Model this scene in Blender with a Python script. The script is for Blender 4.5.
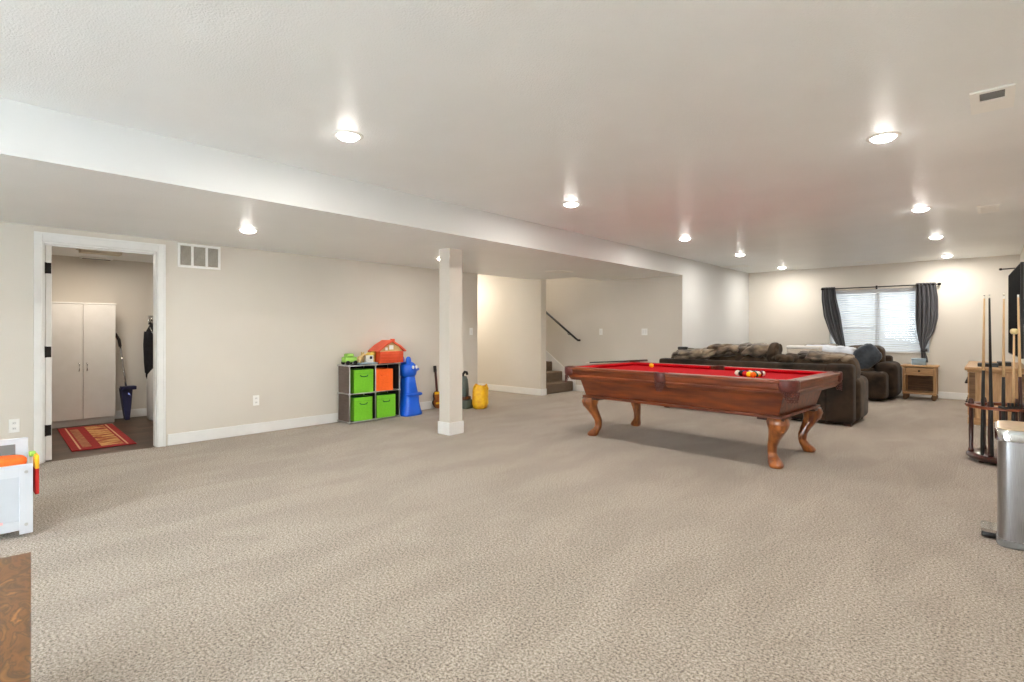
import bpy, bmesh, math, random
from mathutils import Vector, Matrix, noise
random.seed(7)
R = math.radians
scn = bpy.context.scene
col = scn.collection
for o in list(bpy.data.objects): bpy.data.objects.remove(o)

# ------------------------------------------------------------------ camera
EYE = 1.224
cd = bpy.data.cameras.new('camera'); cam = bpy.data.objects.new('camera', cd); col.objects.link(cam)
cam.location = (0, 0, EYE); cam.rotation_euler = (R(90), 0, R(42.1))
cd.sensor_width = 36; cd.lens = 530/1024*36; cd.shift_y = -11/1024; cd.clip_start = .02
scn.camera = cam
# ------------------------------------------------------------------ world
w = bpy.data.worlds.new('world'); scn.world = w; w.use_nodes = True
bg = w.node_tree.nodes['Background']
bg.inputs[0].default_value = (.80, .90, 1.0, 1); bg.inputs[1].default_value = 1.7
# ------------------------------------------------------------------ exposure
vs = scn.view_settings
vs.view_transform = 'Standard'; vs.look = 'None'; vs.gamma = 1; vs.use_curve_mapping = False; vs.exposure = 0.26
scn.cycles.diffuse_bounces = 8; scn.cycles.max_bounces = 12
# ------------------------------------------------------------------ sun, large lights
LAMP_W = 15.0        # each recessed lamp of the main ceiling
LAMP_COL = (1.0, .945, .865)
sd = bpy.data.lights.new('sun', 'SUN'); sd.energy = 3.6; sd.angle = R(.6); sd.color = (1, .96, .9)
sun = bpy.data.objects.new('sun', sd); col.objects.link(sun)
sun.rotation_euler = Vector((-.45, -.50, -.70)).to_track_quat('-Z', 'Y').to_euler()
def area(name, loc, rot, sx, sy, power, color, shape='RECTANGLE', parent=None):
    d = bpy.data.lights.new(name, 'AREA'); d.shape = shape; d.size = sx; d.size_y = sy; d.energy = power; d.color = color
    o = bpy.data.objects.new(name, d); col.objects.link(o); o.location = loc; o.rotation_euler = rot; o.parent = parent
    return o
# daylight arriving at the far window
area('window_daylight', (-1.62, 13.0, 2.35), (R(52), 0, R(180)), 1.5, .8, 28, (.72, .86, 1.0))
# added daylight fill at an invented glazed patio door behind the camera
area('patio_fill_added', (-2.3, -3.35, 1.1), (R(90), 0, 0), 2.3, 2.0, 350, (.82, .93, 1.0))
# added daylight fill at an invented side window behind the camera
area('side_fill_added', (.62, -1.7, 1.45), (R(90), 0, R(90)), 2.0, 1.25, 390, (.82, .93, 1.0))

# ------------------------------------------------------------------ materials
def mat(name, c, rough=.6, metal=0, c2=None, scale=8, bump=0, bscale=None, sheen=0, coat=0, emit=None, estr=0, stretch=(1,1,1), detail=3, lo=.35, hi=.65, spec=.5, trans=0, alpha=1):
    m = bpy.data.materials.new(name); m.use_nodes = True
    nt = m.node_tree; b = nt.nodes['Principled BSDF']
    b.inputs['Base Color'].default_value = (*c, 1); b.inputs['Roughness'].default_value = rough; b.inputs['Metallic'].default_value = metal
    b.inputs['Sheen Weight'].default_value = sheen; b.inputs['Coat Weight'].default_value = coat; b.inputs['Coat Roughness'].default_value = .1
    b.inputs['Specular IOR Level'].default_value = spec; b.inputs['Transmission Weight'].default_value = trans
    if emit: b.inputs['Emission Color'].default_value = (*emit, 1); b.inputs['Emission Strength'].default_value = estr
    tc = nt.nodes.new('ShaderNodeTexCoord'); mp = nt.nodes.new('ShaderNodeMapping'); mp.inputs['Scale'].default_value = stretch
    nt.links.new(tc.outputs['Object'], mp.inputs[0])
    if c2 is None: c2 = tuple(x*.94 for x in c)
    n = nt.nodes.new('ShaderNodeTexNoise'); n.inputs['Scale'].default_value = scale; n.inputs['Detail'].default_value = detail
    nt.links.new(mp.outputs[0], n.inputs['Vector'])
    r = nt.nodes.new('ShaderNodeValToRGB'); r.color_ramp.elements[0].position = lo; r.color_ramp.elements[1].position = hi
    r.color_ramp.elements[0].color = (*c, 1); r.color_ramp.elements[1].color = (*c2, 1)
    nt.links.new(n.outputs['Fac'], r.inputs[0]); nt.links.new(r.outputs[0], b.inputs['Base Color'])
    if bump:
        n2 = nt.nodes.new('ShaderNodeTexNoise'); n2.inputs['Scale'].default_value = bscale or scale*4; n2.inputs['Detail'].default_value = 3
        nt.links.new(mp.outputs[0], n2.inputs['Vector'])
        bp = nt.nodes.new('ShaderNodeBump'); bp.inputs['Strength'].default_value = bump; bp.inputs['Distance'].default_value = .01
        nt.links.new(n2.outputs['Fac'], bp.inputs['Height']); nt.links.new(bp.outputs[0], b.inputs['Normal'])
    return m
def S(r, g, b):   # sRGB 0-255 to linear
    f = lambda v: (v/255/12.92) if v/255 <= .04045 else ((v/255+.055)/1.055)**2.4
    return (f(r), f(g), f(b))
M = {}
M['wall'] = mat('wall_paint', S(219,213,203), .85, bump=.12, bscale=220, spec=.25, c2=S(216,210,200), scale=1.5)
M['ceil'] = mat('ceiling_paint', S(243,246,247), .40, bump=.35, bscale=110, spec=.5, c2=S(240,243,244), scale=2)
M['soffit_under'] = M['ceil']
M['accent'] = mat('pale_wall_paint', S(216,217,216), .85, bump=.12, bscale=220, spec=.25, c2=S(214,215,214), scale=1.5)
M['trim'] = mat('white_trim', S(238,238,236), .4, spec=.4, c2=S(234,234,232))
M['white_plastic'] = mat('white_plastic', S(248,248,245), .35, c2=S(245,245,242))
M['white_lacquer'] = mat('white_lacquer', S(228,226,222), .45, c2=S(224,222,217))
M['black'] = mat('black_plastic', S(22,21,22), .45, c2=S(28,27,27))
M['screen'] = mat('tv_screen', S(2,2,3), .8, c2=S(7,7,8), spec=.02)
M['black_metal'] = mat('black_metal', S(30,27,26), .4, metal=.6, c2=S(36,33,31))
M['chrome'] = mat('chrome', S(205,205,205), .15, metal=1, c2=S(195,195,195))
M['steel'] = mat('brushed_steel', S(176,176,178), .3, metal=1, c2=S(160,160,163), scale=30, stretch=(20,20,.4))
M['mahog'] = mat('mahogany', S(128,58,20), .36, c2=S(84,33,11), scale=3, stretch=(1,7,7), coat=.12, detail=6, bump=.03, bscale=40)
M['mahog_end'] = mat('mahogany_cross', S(128,58,20), .36, c2=S(84,33,11), scale=3, stretch=(7,1,7), coat=.12, detail=6, bump=.03, bscale=40)
M['mahog_leg'] = mat('mahogany_leg', S(162,92,38), .28, c2=S(112,54,18), scale=7, stretch=(4,4,1), coat=.5, detail=6)
M['darkwood'] = mat('dark_mahogany', S(74,30,22), .3, c2=S(46,17,13), scale=9, stretch=(3,3,1), coat=.4)
M['felt'] = mat('red_felt', S(188,10,26), .95, c2=S(174,8,22), scale=60, bump=.05, bscale=400, spec=.08)
M['leather'] = mat('brown_leather', S(98,40,32), .35, c2=S(68,26,22), scale=25, bump=.15, bscale=120)
M['velvet'] = mat('brown_velvet', S(50,40,31), .85, c2=S(84,68,52), scale=6, bump=.3, bscale=35, sheen=.08, spec=.2, detail=5)
M['velvet_dark'] = mat('dark_velvet', S(31,25,21), .85, c2=S(64,51,40), scale=5, bump=.25, bscale=30, sheen=.06, spec=.2, detail=5)
M['velvet_pillow'] = mat('tan_velvet_highlights', S(58,47,36), .7, c2=S(134,116,94), scale=5.5, bump=.6, bscale=12, sheen=.2, detail=5, lo=.4, hi=.64, stretch=(1,1,1.6))  # strong colour contrast paints in highlights and darker folds
M['blue_pillow'] = mat('slate_fabric', S(52,60,70), .8, c2=S(78,88,100), scale=8, bump=.3, bscale=30, sheen=.3)
M['cream'] = mat('cream_blanket', S(214,203,188), .95, c2=S(198,186,170), scale=10, bump=.3, bscale=80, sheen=.3)
M['curtain'] = mat('charcoal_curtain', S(56,56,62), .75, c2=S(64,62,65), scale=6, sheen=.3, bump=.1, bscale=150)
M['pine'] = mat('pale_pine', S(196,158,112), .5, c2=S(166,124,80), scale=4, stretch=(1,10,10), detail=5)
M['pine_v'] = mat('pale_pine_upright', S(192,154,108), .5, c2=S(160,120,78), scale=4, stretch=(10,10,1), detail=5)
M['pine_in'] = mat('darker_pine', S(128,96,64), .6, c2=S(100,72,46), scale=5, stretch=(1,8,8), detail=5)  # darker pine for back panel, feet and end stiles
M['carpet_shaded'] = mat('stair_carpet_shaded', S(142,124,106), 1, c2=S(98,84,70), scale=110, bump=.8, bscale=130, spec=.05, detail=4)  # room carpet made darker, stairwell shade put into its colour
M['maple'] = mat('maple_shaft', S(222,188,142), .35, c2=S(208,170,122), scale=10, stretch=(6,6,1), coat=.3)
M['green_fabric'] = mat('green_fabric', S(120,196,40), .85, c2=S(110,186,34), scale=60, bump=.1, bscale=300)
M['green_fabric_in'] = mat('green_lining', S(24,98,44), .9, c2=S(20,88,38))
M['orange_fabric'] = mat('orange_fabric', S(250,106,28), .85, c2=S(240,96,22), scale=60, bump=.1, bscale=300)
M['espresso'] = mat('espresso_panel', S(98,84,74), .6, c2=S(84,71,62), scale=12, stretch=(1,1,6))
M['blackfab'] = mat('black_fabric', S(26,24,26), .95, c2=S(32,30,32), scale=40)
M['grey_rod'] = mat('grey_steel_tube', S(190,190,188), .35, metal=.7, c2=S(180,180,178))
M['blue'] = mat('blue_plastic', S(14,96,214), .38, c2=S(10,86,204), scale=3, coat=.2)
M['yellow'] = mat('yellow_plastic', S(246,196,24), .5, c2=S(226,160,16), scale=14, bump=.3, bscale=20)
M['yellow2'] = mat('pale_yellow', S(240,206,96), .5)
M['redtoy'] = mat('red_orange_plastic', S(212,78,36), .45, c2=S(200,68,28))
M['roof'] = mat('salmon_roof', S(226,92,60), .5, c2=S(214,80,50))
M['green_toy'] = mat('green_plastic', S(146,196,84), .45)
M['bluegrey'] = mat('blue_grey_plastic', S(150,172,188), .4)
M['greygreen'] = mat('grey_green_plastic', S(92,104,98), .5)
M['tan_toy'] = mat('tan_plastic', S(206,176,120), .5)
M['red'] = mat('red_cloth', S(196,32,30), .8)
M['navy'] = mat('navy_plastic', S(28,32,74), .4)
M['jacket'] = mat('black_jacket', S(20,20,26), .9, c2=S(30,30,36), scale=20)
M['pinkmark'] = mat('pink_mark', S(240,190,192), .6)
M['glass'] = mat('window_glass', (1,1,1), .02, trans=1, spec=.5, c2=(1,1,1))
M['slat'] = mat('blind_slat', S(226,230,235), .5, c2=S(224,228,233))
M['vent_dark'] = mat('vent_recess', S(120,118,116), .8)
M['lens'] = mat('lamp_lens', (1,1,1), .4, emit=(1,.95,.88), estr=45)
M['ivory_head'] = mat('pale_wood_knob', S(232,214,160), .5)
M['ivory'] = mat('ivory_plastic', S(222,214,196), .5)
M['ferrule'] = mat('ferrule_white', S(240,238,230), .4)
M['wellwall'] = mat('concrete', S(232,232,230), .9, c2=S(220,220,218), scale=6)
M['tank'] = mat('grey_white_enamel', S(206,206,204), .4)
# plank floor of the utility room, carpet, rustic wood, rug: own node set-ups
def carpet_mat():
    m = bpy.data.materials.new('beige_carpet'); m.use_nodes = True; nt = m.node_tree; b = nt.nodes['Principled BSDF']
    b.inputs['Roughness'].default_value = 1; b.inputs['Specular IOR Level'].default_value = .05; b.inputs['Sheen Weight'].default_value = .15
    tc = nt.nodes.new('ShaderNodeTexCoord')
    def noise_(s, d, st=(1,1,1)):
        mp = nt.nodes.new('ShaderNodeMapping'); mp.inputs['Scale'].default_value = st; nt.links.new(tc.outputs['Object'], mp.inputs[0])
        n = nt.nodes.new('ShaderNodeTexNoise'); n.inputs['Scale'].default_value = s; n.inputs['Detail'].default_value = d
        nt.links.new(mp.outputs[0], n.inputs['Vector']); return n
    f = noise_(92, 8); f.inputs['Roughness'].default_value = .84
    r = nt.nodes.new('ShaderNodeValToRGB'); e = r.color_ramp.elements
    e[0].position = .40; e[0].color = (*S(66,60,55), 1); e[1].position = .60; e[1].color = (*S(206,196,184), 1)
    k = r.color_ramp.elements.new(.48); k.color = (*S(154,142,129), 1)
    nt.links.new(f.outputs['Fac'], r.inputs[0])
    g = noise_(1.5, 6, (2.2, .8, 1)); g.inputs['Distortion'].default_value = .5
    r2 = nt.nodes.new('ShaderNodeValToRGB'); e = r2.color_ramp.elements
    e[0].position = .42; e[0].color = (.895,.885,.88,1); e[1].position = .58; e[1].color = (1.0,1.0,1.0,1)
    nt.links.new(g.outputs['Fac'], r2.inputs[0])
    mx = nt.nodes.new('ShaderNodeMix'); mx.data_type = 'RGBA'; mx.blend_type = 'MULTIPLY'; mx.inputs[0].default_value = 1
    nt.links.new(r.outputs[0], mx.inputs[6]); nt.links.new(r2.outputs[0], mx.inputs[7]); nt.links.new(mx.outputs[2], b.inputs['Base Color'])
    h = noise_(60, 9); h.inputs['Roughness'].default_value = .85; bp = nt.nodes.new('ShaderNodeBump'); bp.inputs['Strength'].default_value = .5; bp.inputs['Distance'].default_value = .01
    nt.links.new(h.outputs['Fac'], bp.inputs['Height']); nt.links.new(bp.outputs[0], b.inputs['Normal'])
    return m
M['carpet'] = carpet_mat()
def plank_mat():
    m = bpy.data.materials.new('dark_planks'); m.use_nodes = True; nt = m.node_tree; b = nt.nodes['Principled BSDF']
    b.inputs['Roughness'].default_value = .4
    tc = nt.nodes.new('ShaderNodeTexCoord'); mp = nt.nodes.new('ShaderNodeMapping'); mp.inputs['Rotation'].default_value = (0,0,R(90))
    nt.links.new(tc.outputs['Object'], mp.inputs[0])
    br = nt.nodes.new('ShaderNodeTexBrick'); br.inputs['Color1'].default_value = (*S(96,76,60),1); br.inputs['Color2'].default_value = (*S(60,45,36),1)
    br.inputs['Mortar'].default_value = (*S(30,22,18),1); br.inputs['Scale'].default_value = 1; br.inputs['Brick Width'].default_value = 1.2
    br.inputs['Row Height'].default_value = .13; br.inputs['Mortar Size'].default_value = .003
    nt.links.new(mp.outputs[0], br.inputs[0]); nt.links.new(br.outputs[0], b.inputs['Base Color'])
    return m
M['plank'] = plank_mat()
def rustic_mat():
    m = bpy.data.materials.new('rustic_wood'); m.use_nodes = True; nt = m.node_tree; b = nt.nodes['Principled BSDF']
    b.inputs['Roughness'].default_value = .38; b.inputs['Coat Weight'].default_value = .2
    tc = nt.nodes.new('ShaderNodeTexCoord'); mp = nt.nodes.new('ShaderNodeMapping'); mp.inputs['Scale'].default_value = (3.4,9,4)
    nt.links.new(tc.outputs['Object'], mp.inputs[0])
    n = nt.nodes.new('ShaderNodeTexNoise'); n.inputs['Scale'].default_value = 1.6; n.inputs['Detail'].default_value = 8; n.inputs['Distortion'].default_value = 2.2
    nt.links.new(mp.outputs[0], n.inputs['Vector'])
    r = nt.nodes.new('ShaderNodeValToRGB'); e = r.color_ramp.elements
    e[0].position = .28; e[0].color = (*S(50,36,22),1); e[1].position = .72; e[1].color = (*S(158,110,56),1)
    k = e.new(.48); k.color = (*S(112,72,34),1); k = e.new(.56); k.color = (*S(70,46,25),1)
    nt.links.new(n.outputs['Fac'], r.inputs[0]); nt.links.new(r.outputs[0], b.inputs['Base Color'])
    return m
M['rustic'] = rustic_mat()
M['bench'] = mat('bench_white', S(206,210,216), .5, c2=S(202,206,212))
M['bench_panel'] = mat('bench_panel_white', S(196,201,208), .5, c2=S(192,197,204))
M['steel_tan_reflection'] = mat('lid_tan_reflection', S(214,190,160), .3, metal=.7, c2=S(206,182,152), scale=20)  # tan reflection of the wall painted into the lid's steel
def rug_field_mat():
    m = bpy.data.materials.new('rug_field'); m.use_nodes = True; nt = m.node_tree; b = nt.nodes['Principled BSDF']; b.inputs['Roughness'].default_value = .95
    tc = nt.nodes.new('ShaderNodeTexCoord'); v = nt.nodes.new('ShaderNodeTexVoronoi'); v.inputs['Scale'].default_value = 9
    mp = nt.nodes.new('ShaderNodeMapping'); mp.inputs['Scale'].default_value = (2.6,.8,1); nt.links.new(tc.outputs['Object'], mp.inputs[0]); nt.links.new(mp.outputs[0], v.inputs['Vector'])
    r = nt.nodes.new('ShaderNodeValToRGB'); e = r.color_ramp.elements; r.color_ramp.interpolation = 'CONSTANT'
    e[0].position = 0; e[0].color = (*S(206,160,100),1); e[1].position = .72; e[1].color = (*S(142,52,34),1)
    k = e.new(.45); k.color = (*S(176,112,60),1)
    nt.links.new(v.outputs['Distance'], r.inputs[0]); nt.links.new(r.outputs[0], b.inputs['Base Color'])
    return m
M['rugfield'] = rug_field_mat()
M['rugred'] = mat('rug_red', S(158,30,30), .95, c2=S(134,22,24), scale=40)
M['rugcream'] = mat('rug_cream', S(214,170,130), .95)
M['rugmud'] = mat('rug_brown', S(140,78,52), .95, c2=S(176,120,80), scale=24)
def ball_mat(name, c, stripe):
    m = bpy.data.materials.new(name); m.use_nodes = True; nt = m.node_tree; b = nt.nodes['Principled BSDF']; b.inputs['Roughness'].default_value = .12
    b.inputs['Base Color'].default_value = (*c, 1)
    if stripe:
        tc = nt.nodes.new('ShaderNodeTexCoord'); sp = nt.nodes.new('ShaderNodeSeparateXYZ'); nt.links.new(tc.outputs['Object'], sp.inputs[0])
        ab = nt.nodes.new('ShaderNodeMath'); ab.operation = 'ABSOLUTE'; nt.links.new(sp.outputs[2], ab.inputs[0])
        gt = nt.nodes.new('ShaderNodeMath'); gt.operation = 'GREATER_THAN'; gt.inputs[1].default_value = .014; nt.links.new(ab.outputs[0], gt.inputs[0])
        mx = nt.nodes.new('ShaderNodeMix'); mx.data_type = 'RGBA'; mx.inputs[6].default_value = (*c,1); mx.inputs[7].default_value = (*S(242,238,225),1)
        nt.links.new(gt.outputs[0], mx.inputs[0]); nt.links.new(mx.outputs[2], b.inputs['Base Color'])
    return m

# ------------------------------------------------------------------ mesh helpers
def BM(): return bmesh.new()
def bx(bm, x0, x1, y0, y1, z0, z1, bev=0, seg=2):
    vs_ = bmesh.ops.create_cube(bm, size=1)['verts']
    for v in vs_:
        v.co = Vector(((x0+x1)/2+v.co.x*(x1-x0), (y0+y1)/2+v.co.y*(y1-y0), (z0+z1)/2+v.co.z*(z1-z0)))
    if bev:
        es = list({e for v in vs_ for e in v.link_edges})
        bmesh.ops.bevel(bm, geom=es, offset=bev, segments=seg, affect='EDGES', profile=.5)
    return bm
def box(*a, **k): return bx(BM(), *a, **k)
def ring_loft(bm, rings, cap=True):
    vr = [[bm.verts.new(p) for p in r] for r in rings]
    n = len(vr[0])
    for a, b in zip(vr, vr[1:]):
        for i in range(n): bm.faces.new((a[i], a[(i+1)%n], b[(i+1)%n], b[i]))
    if cap:
        bm.faces.new(vr[0][::-1]); bm.faces.new(vr[-1])
    return bm
def lathe(bm, prof, c=(0,0,0), n=24):   # prof: (r,z)
    return ring_loft(bm, [[(c[0]+max(r,1e-4)*math.cos(2*math.pi*i/n), c[1]+max(r,1e-4)*math.sin(2*math.pi*i/n), c[2]+z) for i in range(n)] for r, z in prof])
def tube(bm, pts, rad, n=10):
    pts = [Vector(p) for p in pts]; rads = rad if isinstance(rad, (list, tuple)) else [rad]*len(pts)
    rings = []; up = None
    for i, p in enumerate(pts):
        t = (pts[min(i+1, len(pts)-1)]-pts[max(i-1, 0)]).normalized()
        if up is None: up = Vector((0,0,1)) if abs(t.z) < .9 else Vector((1,0,0))
        a = t.cross(up).normalized(); b = t.cross(a).normalized(); up = -b if False else up
        rings.append([p+rads[i]*(math.cos(2*math.pi*k/n)*a+math.sin(2*math.pi*k/n)*b) for k in range(n)])
    return ring_loft(bm, rings)
def prism(bm, pts, axis, a0, a1):       # pts 2-D polygon; axis 'x' -> (y,z), 'y' -> (x,z), 'z' -> (x,y)
    def P(p, a): return {'x': (a, p[0], p[1]), 'y': (p[0], a, p[1]), 'z': (p[0], p[1], a)}[axis]
    return ring_loft(bm, [[P(p, a0) for p in pts], [P(p, a1) for p in pts]])
def spow(v, e): return math.copysign(abs(v)**e, v)
def blob(bm, c, s, e=.5, e2=None, nz=0, nf=3, seed=0, nu=32, nv=20, crease=0):   # superellipsoid, s = half sizes
    e2 = e2 or e; rings = []
    for j in range(1, nv):
        ph = -math.pi/2+math.pi*j/nv
        ring = []
        for i in range(nu):
            th = 2*math.pi*i/nu
            p = Vector((s[0]*spow(math.cos(ph), e2)*spow(math.cos(th), e), s[1]*spow(math.cos(ph), e2)*spow(math.sin(th), e), s[2]*spow(math.sin(ph), e2)))
            if nz:
                if crease: c_ = 1-abs(noise.noise(Vector((p.x*nf*1.3+seed*5.1, p.y*nf+seed, p.z*nf*1.6-p.x*nf)))*2.2); p = p*(1-crease*max(c_, 0)**3)
                q = Vector((p.x, p.y, p.z))*nf+Vector((seed*7.3, seed*3.1, seed))
                p = p*(1+nz*noise.noise(q)+.5*nz*noise.noise(q*2.3))
            ring.append(p+Vector(c))
        rings.append(ring)
    return ring_loft(bm, rings)
def mesh(name, bm, m, parent=None, smooth=False, loc=None, rot=None):
    bmesh.ops.recalc_face_normals(bm, faces=bm.faces)
    me = bpy.data.meshes.new(name); bm.to_mesh(me); bm.free()
    me.materials.append(M[m] if isinstance(m, str) else m)
    if smooth:
        for p in me.polygons: p.use_smooth = True
        if smooth != True:
            me.set_sharp_from_angle(angle=R(smooth))
    o = bpy.data.objects.new(name, me); col.objects.link(o)
    if parent: o.parent = parent
    if loc: o.location = loc
    if rot: o.rotation_euler = rot
    return o
def tag(o, label, cat, group=None):
    o['label'] = label; o['category'] = cat
    if group: o['group'] = group
    return o
def thing(name, label, cat, loc=(0,0,0), rotz=0, group=None):
    o = bpy.data.objects.new(name, None); col.objects.link(o); o.location = loc; o.rotation_euler = (0,0,rotz); o.empty_display_size = .1
    return tag(o, label, cat, group)
def dup(root, loc, rot=None, label=None, group=None):
    def cp(o, parent):
        c = o.copy(); col.objects.link(c); c.parent = parent
        for ch in list(kids.get(o, [])): cp(ch, c)
        return c
    kids = {}
    for o in bpy.data.objects:
        if o.parent: kids.setdefault(o.parent, []).append(o)
    r = cp(root, None); r.location = loc
    if rot: r.rotation_euler = rot
    if label: r['label'] = label
    if group: r['group'] = group
    return r
def struct(name, bm, m, parent=None, smooth=False):
    o = mesh(name, bm, m, parent, smooth)
    if not parent: o['kind'] = 'structure'
    return o

# ------------------------------------------------------------------ room shell
LW, SF, RW, FW, BW = -6.465, -3.97, .36, 12.2, -3.0      # left wall, soffit face, right wall, far wall, back wall
SZ, CZ = 2.177, 2.48                                     # soffit height, ceiling height
T = .12
struct('floor', bx(box(LW-.02, RW+T, BW-T, 7.85, -.1, 0), SF-T, RW+T, 7.85, FW+.2, -.1, 0), 'carpet')
hall = box(-9.3, LW-.02, 6.2, 7.8, -.1, 0); bx(hall, -6.7, SF-T, 7.8, 8.9, -.1, 0)
struct('floor', hall, 'carpet')
struct('floor', box(-9.1, LW-.02, -.9, 2.9, -.1, -.004), 'plank')
struct('ceiling', box(SF, RW+T, BW-T, FW+.2, CZ, CZ+.1), 'ceil')
b = box(LW, SF-.004, BW-T, 7.85, SZ, CZ+.1); bx(b, -5.56, SF-.004, 7.85, 8.92, SZ, CZ+.1)
struct('ceiling', b, 'ceil')
struct('ceiling', box(-9.3, LW-.001, 6.16, 7.7, CZ, CZ+.1), 'ceil')
struct('ceiling', box(-9.1, LW-T, -.9, 2.9, 2.19, 2.29), 'ceil')
struct('ceiling', box(-10.2, -5.4, 7.7, 8.92, 4.5, 4.6), 'ceil')
# soffit face and the wall past it share one plane
b = bx(box(SF-.004, SF, BW-T, 8.8, SZ, CZ), SF-.004, SF, 8.8, 8.93, 0, CZ); bx(b, SF-T, SF, 8.93, FW+.2, 0, CZ); struct('wall_soffit', b, 'accent')
DY0, DY1, DH = .715, 1.628, 2.04
b = box(LW-T, LW, BW-T, DY0, 0, CZ); bx(b, LW-T, LW, DY1, 6.28, 0, CZ); bx(b, LW-T, LW, DY0, DY1, DH, CZ)
bx(b, -9.3, LW-T, 6.16, 6.28, 0, CZ)
struct('wall_left', b, 'wall')
struct('wall_hall', bx(box(-9.3, -6.225, 7.7, 7.85, 0, SZ), -10.2, -5.44, 7.7, 7.85, SZ+.001, 4.5), 'wall')
struct('wall_hall_end', bx(box(-9.42, -9.3, 6.16, 7.85, 0, CZ+.1), -10.3, -10.2, 7.7, 8.92, 0, 4.6), 'wall')
struct('wall_stair', bx(bx(box(-10.2, SF-.004, 8.8, 8.92, 0, SZ), -10.2, -5.44, 8.8, 8.92, SZ, 4.5), -5.56, -5.44, 7.85, 8.8, SZ+.32, 4.5), 'wall')
WX0, WX1, WZ0, WZ1 = -2.42, -.825, .795, 2.01
b = box(SF, WX0, FW, FW+.2, 0, CZ); bx(b, WX1, RW+T, FW, FW+.2, 0, CZ); bx(b, WX0, WX1, FW, FW+.2, 0, WZ0); bx(b, WX0, WX1, FW, FW+.2, WZ1, CZ)
struct('wall_far', b, 'wall')
SY_0, SY_1, SZ_0, SZ_1 = -2.7, -.7, .85, 2.05
b = box(RW, RW+T, BW-T, SY_0, 0, CZ); bx(b, RW, RW+T, SY_1, FW, 0, CZ); bx(b, RW, RW+T, SY_0, SY_1, 0, SZ_0); bx(b, RW, RW+T, SY_0, SY_1, SZ_1, CZ)
struct('wall_right', b, 'wall')
b = box(RW+.04, RW+.1, SY_0, SY_0+.05, SZ_0, SZ_1); bx(b, RW+.04, RW+.1, SY_1-.05, SY_1, SZ_0, SZ_1); bx(b, RW+.04, RW+.1, SY_0+.05, SY_1-.05, SZ_0, SZ_0+.05); bx(b, RW+.04, RW+.1, SY_0+.05, SY_1-.05, SZ_1-.05, SZ_1); bx(b, RW+.04, RW+.1, -1.73, -1.67, SZ_0+.05, SZ_1-.05)
w2 = struct('window_added', b, 'trim'); mesh('window_pane', box(RW+.07, RW+.075, SY_0+.04, SY_1-.04, SZ_0+.04, SZ_1-.04), 'glass', w2)  # invented side window, put in to let the added daylight enter
PX0, PX1 = -3.45, -1.15
b = box(LW, PX0, BW-T, BW, 0, CZ); bx(b, PX1, RW, BW-T, BW, 0, CZ); bx(b, PX0, PX1, BW-T, BW, 2.1, CZ); struct('wall_back', b, 'wall')
d2 = struct('door_added', bx(bx(bx(bx(bx(box(PX0, PX0+.07, BW-.1, BW-.02, 0, 2.1), PX1-.07, PX1, BW-.1, BW-.02, 0, 2.1), PX0+.07, PX1-.07, BW-.1, BW-.02, 2.03, 2.1), PX0+.07, PX1-.07, BW-.1, BW-.02, 0, .07), -2.35, -2.25, BW-.1, BW-.02, .07, 2.03), -2.39, -2.36, BW-.02, BW+.01, .95, 1.15), 'trim')  # invented patio door, an opening for the added daylight fill
mesh('glass_pane', box(PX0+.06, PX1-.06, BW-.065, BW-.055, .06, 2.04), 'glass', d2)
struct('ground', box(-14, 12, -14, BW-T, -.14, -.04), 'wellwall')
struct('wall_utility', box(-9.07, -8.95, -.9, 2.9, 0, 2.19), 'wall'); struct('wall_utility_right', box(-8.95, LW-T, 2.75, 2.87, 0, 2.19), 'wall'); struct('wall_utility_left', box(-8.95, LW-T, -.9, -.78, 0, 2.19), 'wall')
# baseboards
BH, BT = .12, .015
def board(name, x0, x1, y0, y1, h=BH): return struct(name, box(x0, x1, y0, y1, 0, h, bev=.003, seg=1), 'trim')
board('baseboard_left', LW, LW+BT, DY1+.09, 6.28+BT)
board('baseboard_left', LW, LW+BT, BW, DY0-.085)
board('baseboard_hall_near', -9.3, LW, 6.28, 6.28+BT)
board('baseboard_hall', -9.3, -6.225+BT, 7.7-BT, 7.7)
board('baseboard_hall_corner', -6.225, -6.225+BT, 7.7, 7.85)
board('baseboard_stair', -6.20, SF-.004, 8.8-BT, 8.8)
board('baseboard_soffit_wall', SF, SF+BT, 8.8, FW)
board('baseboard_far', SF+BT, RW, FW-BT, FW)
board('baseboard_right', RW-BT, RW, BW, FW-BT)
board('baseboard_utility', -8.95, -8.95+BT, -.78, 2.75, .11)
# door casing 1 (the white trim round the utility room opening)
def casing(y0, y1, ztop, x, wdt=.082):
    w0 = .055; b = box(x, x+.018, y0-w0, y0, 0, ztop+wdt, bev=.004); bx(b, x, x+.018, y1, y1+.068, 0, ztop+wdt, bev=.004)
    bx(b, x, x+.018, y0, y1, ztop, ztop+wdt, bev=.004)
    bx(b, x+.017, x+.024, y0-w0, y0-w0+.02, 0, ztop+wdt); bx(b, x+.017, x+.024, y1+.048, y1+.068, 0, ztop+wdt); bx(b, x+.017, x+.024, y0-w0+.02, y1+.048, ztop+wdt-.02, ztop+wdt)
    return b
struct('trim_1', casing(DY0, DY1, DH, LW), 'trim')
b = box(LW-T-.01, LW, DY0, DY0+.018, 0, DH); bx(b, LW-T-.01, LW, DY1-.008, DY1, 0, DH); bx(b, LW-T-.01, LW, DY0+.018, DY1-.018, DH-.018, DH)
bx(b, LW-.075, LW-.04, DY0+.018, DY0+.03, 0, DH-.018); bx(b, LW-.075, LW-.04, DY1-.012, DY1-.008, 0, DH-.018); bx(b, LW-.075, LW-.04, DY0+.03, DY1-.03, DH-.03, DH-.018)
struct('trim_2', b, 'trim')
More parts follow.
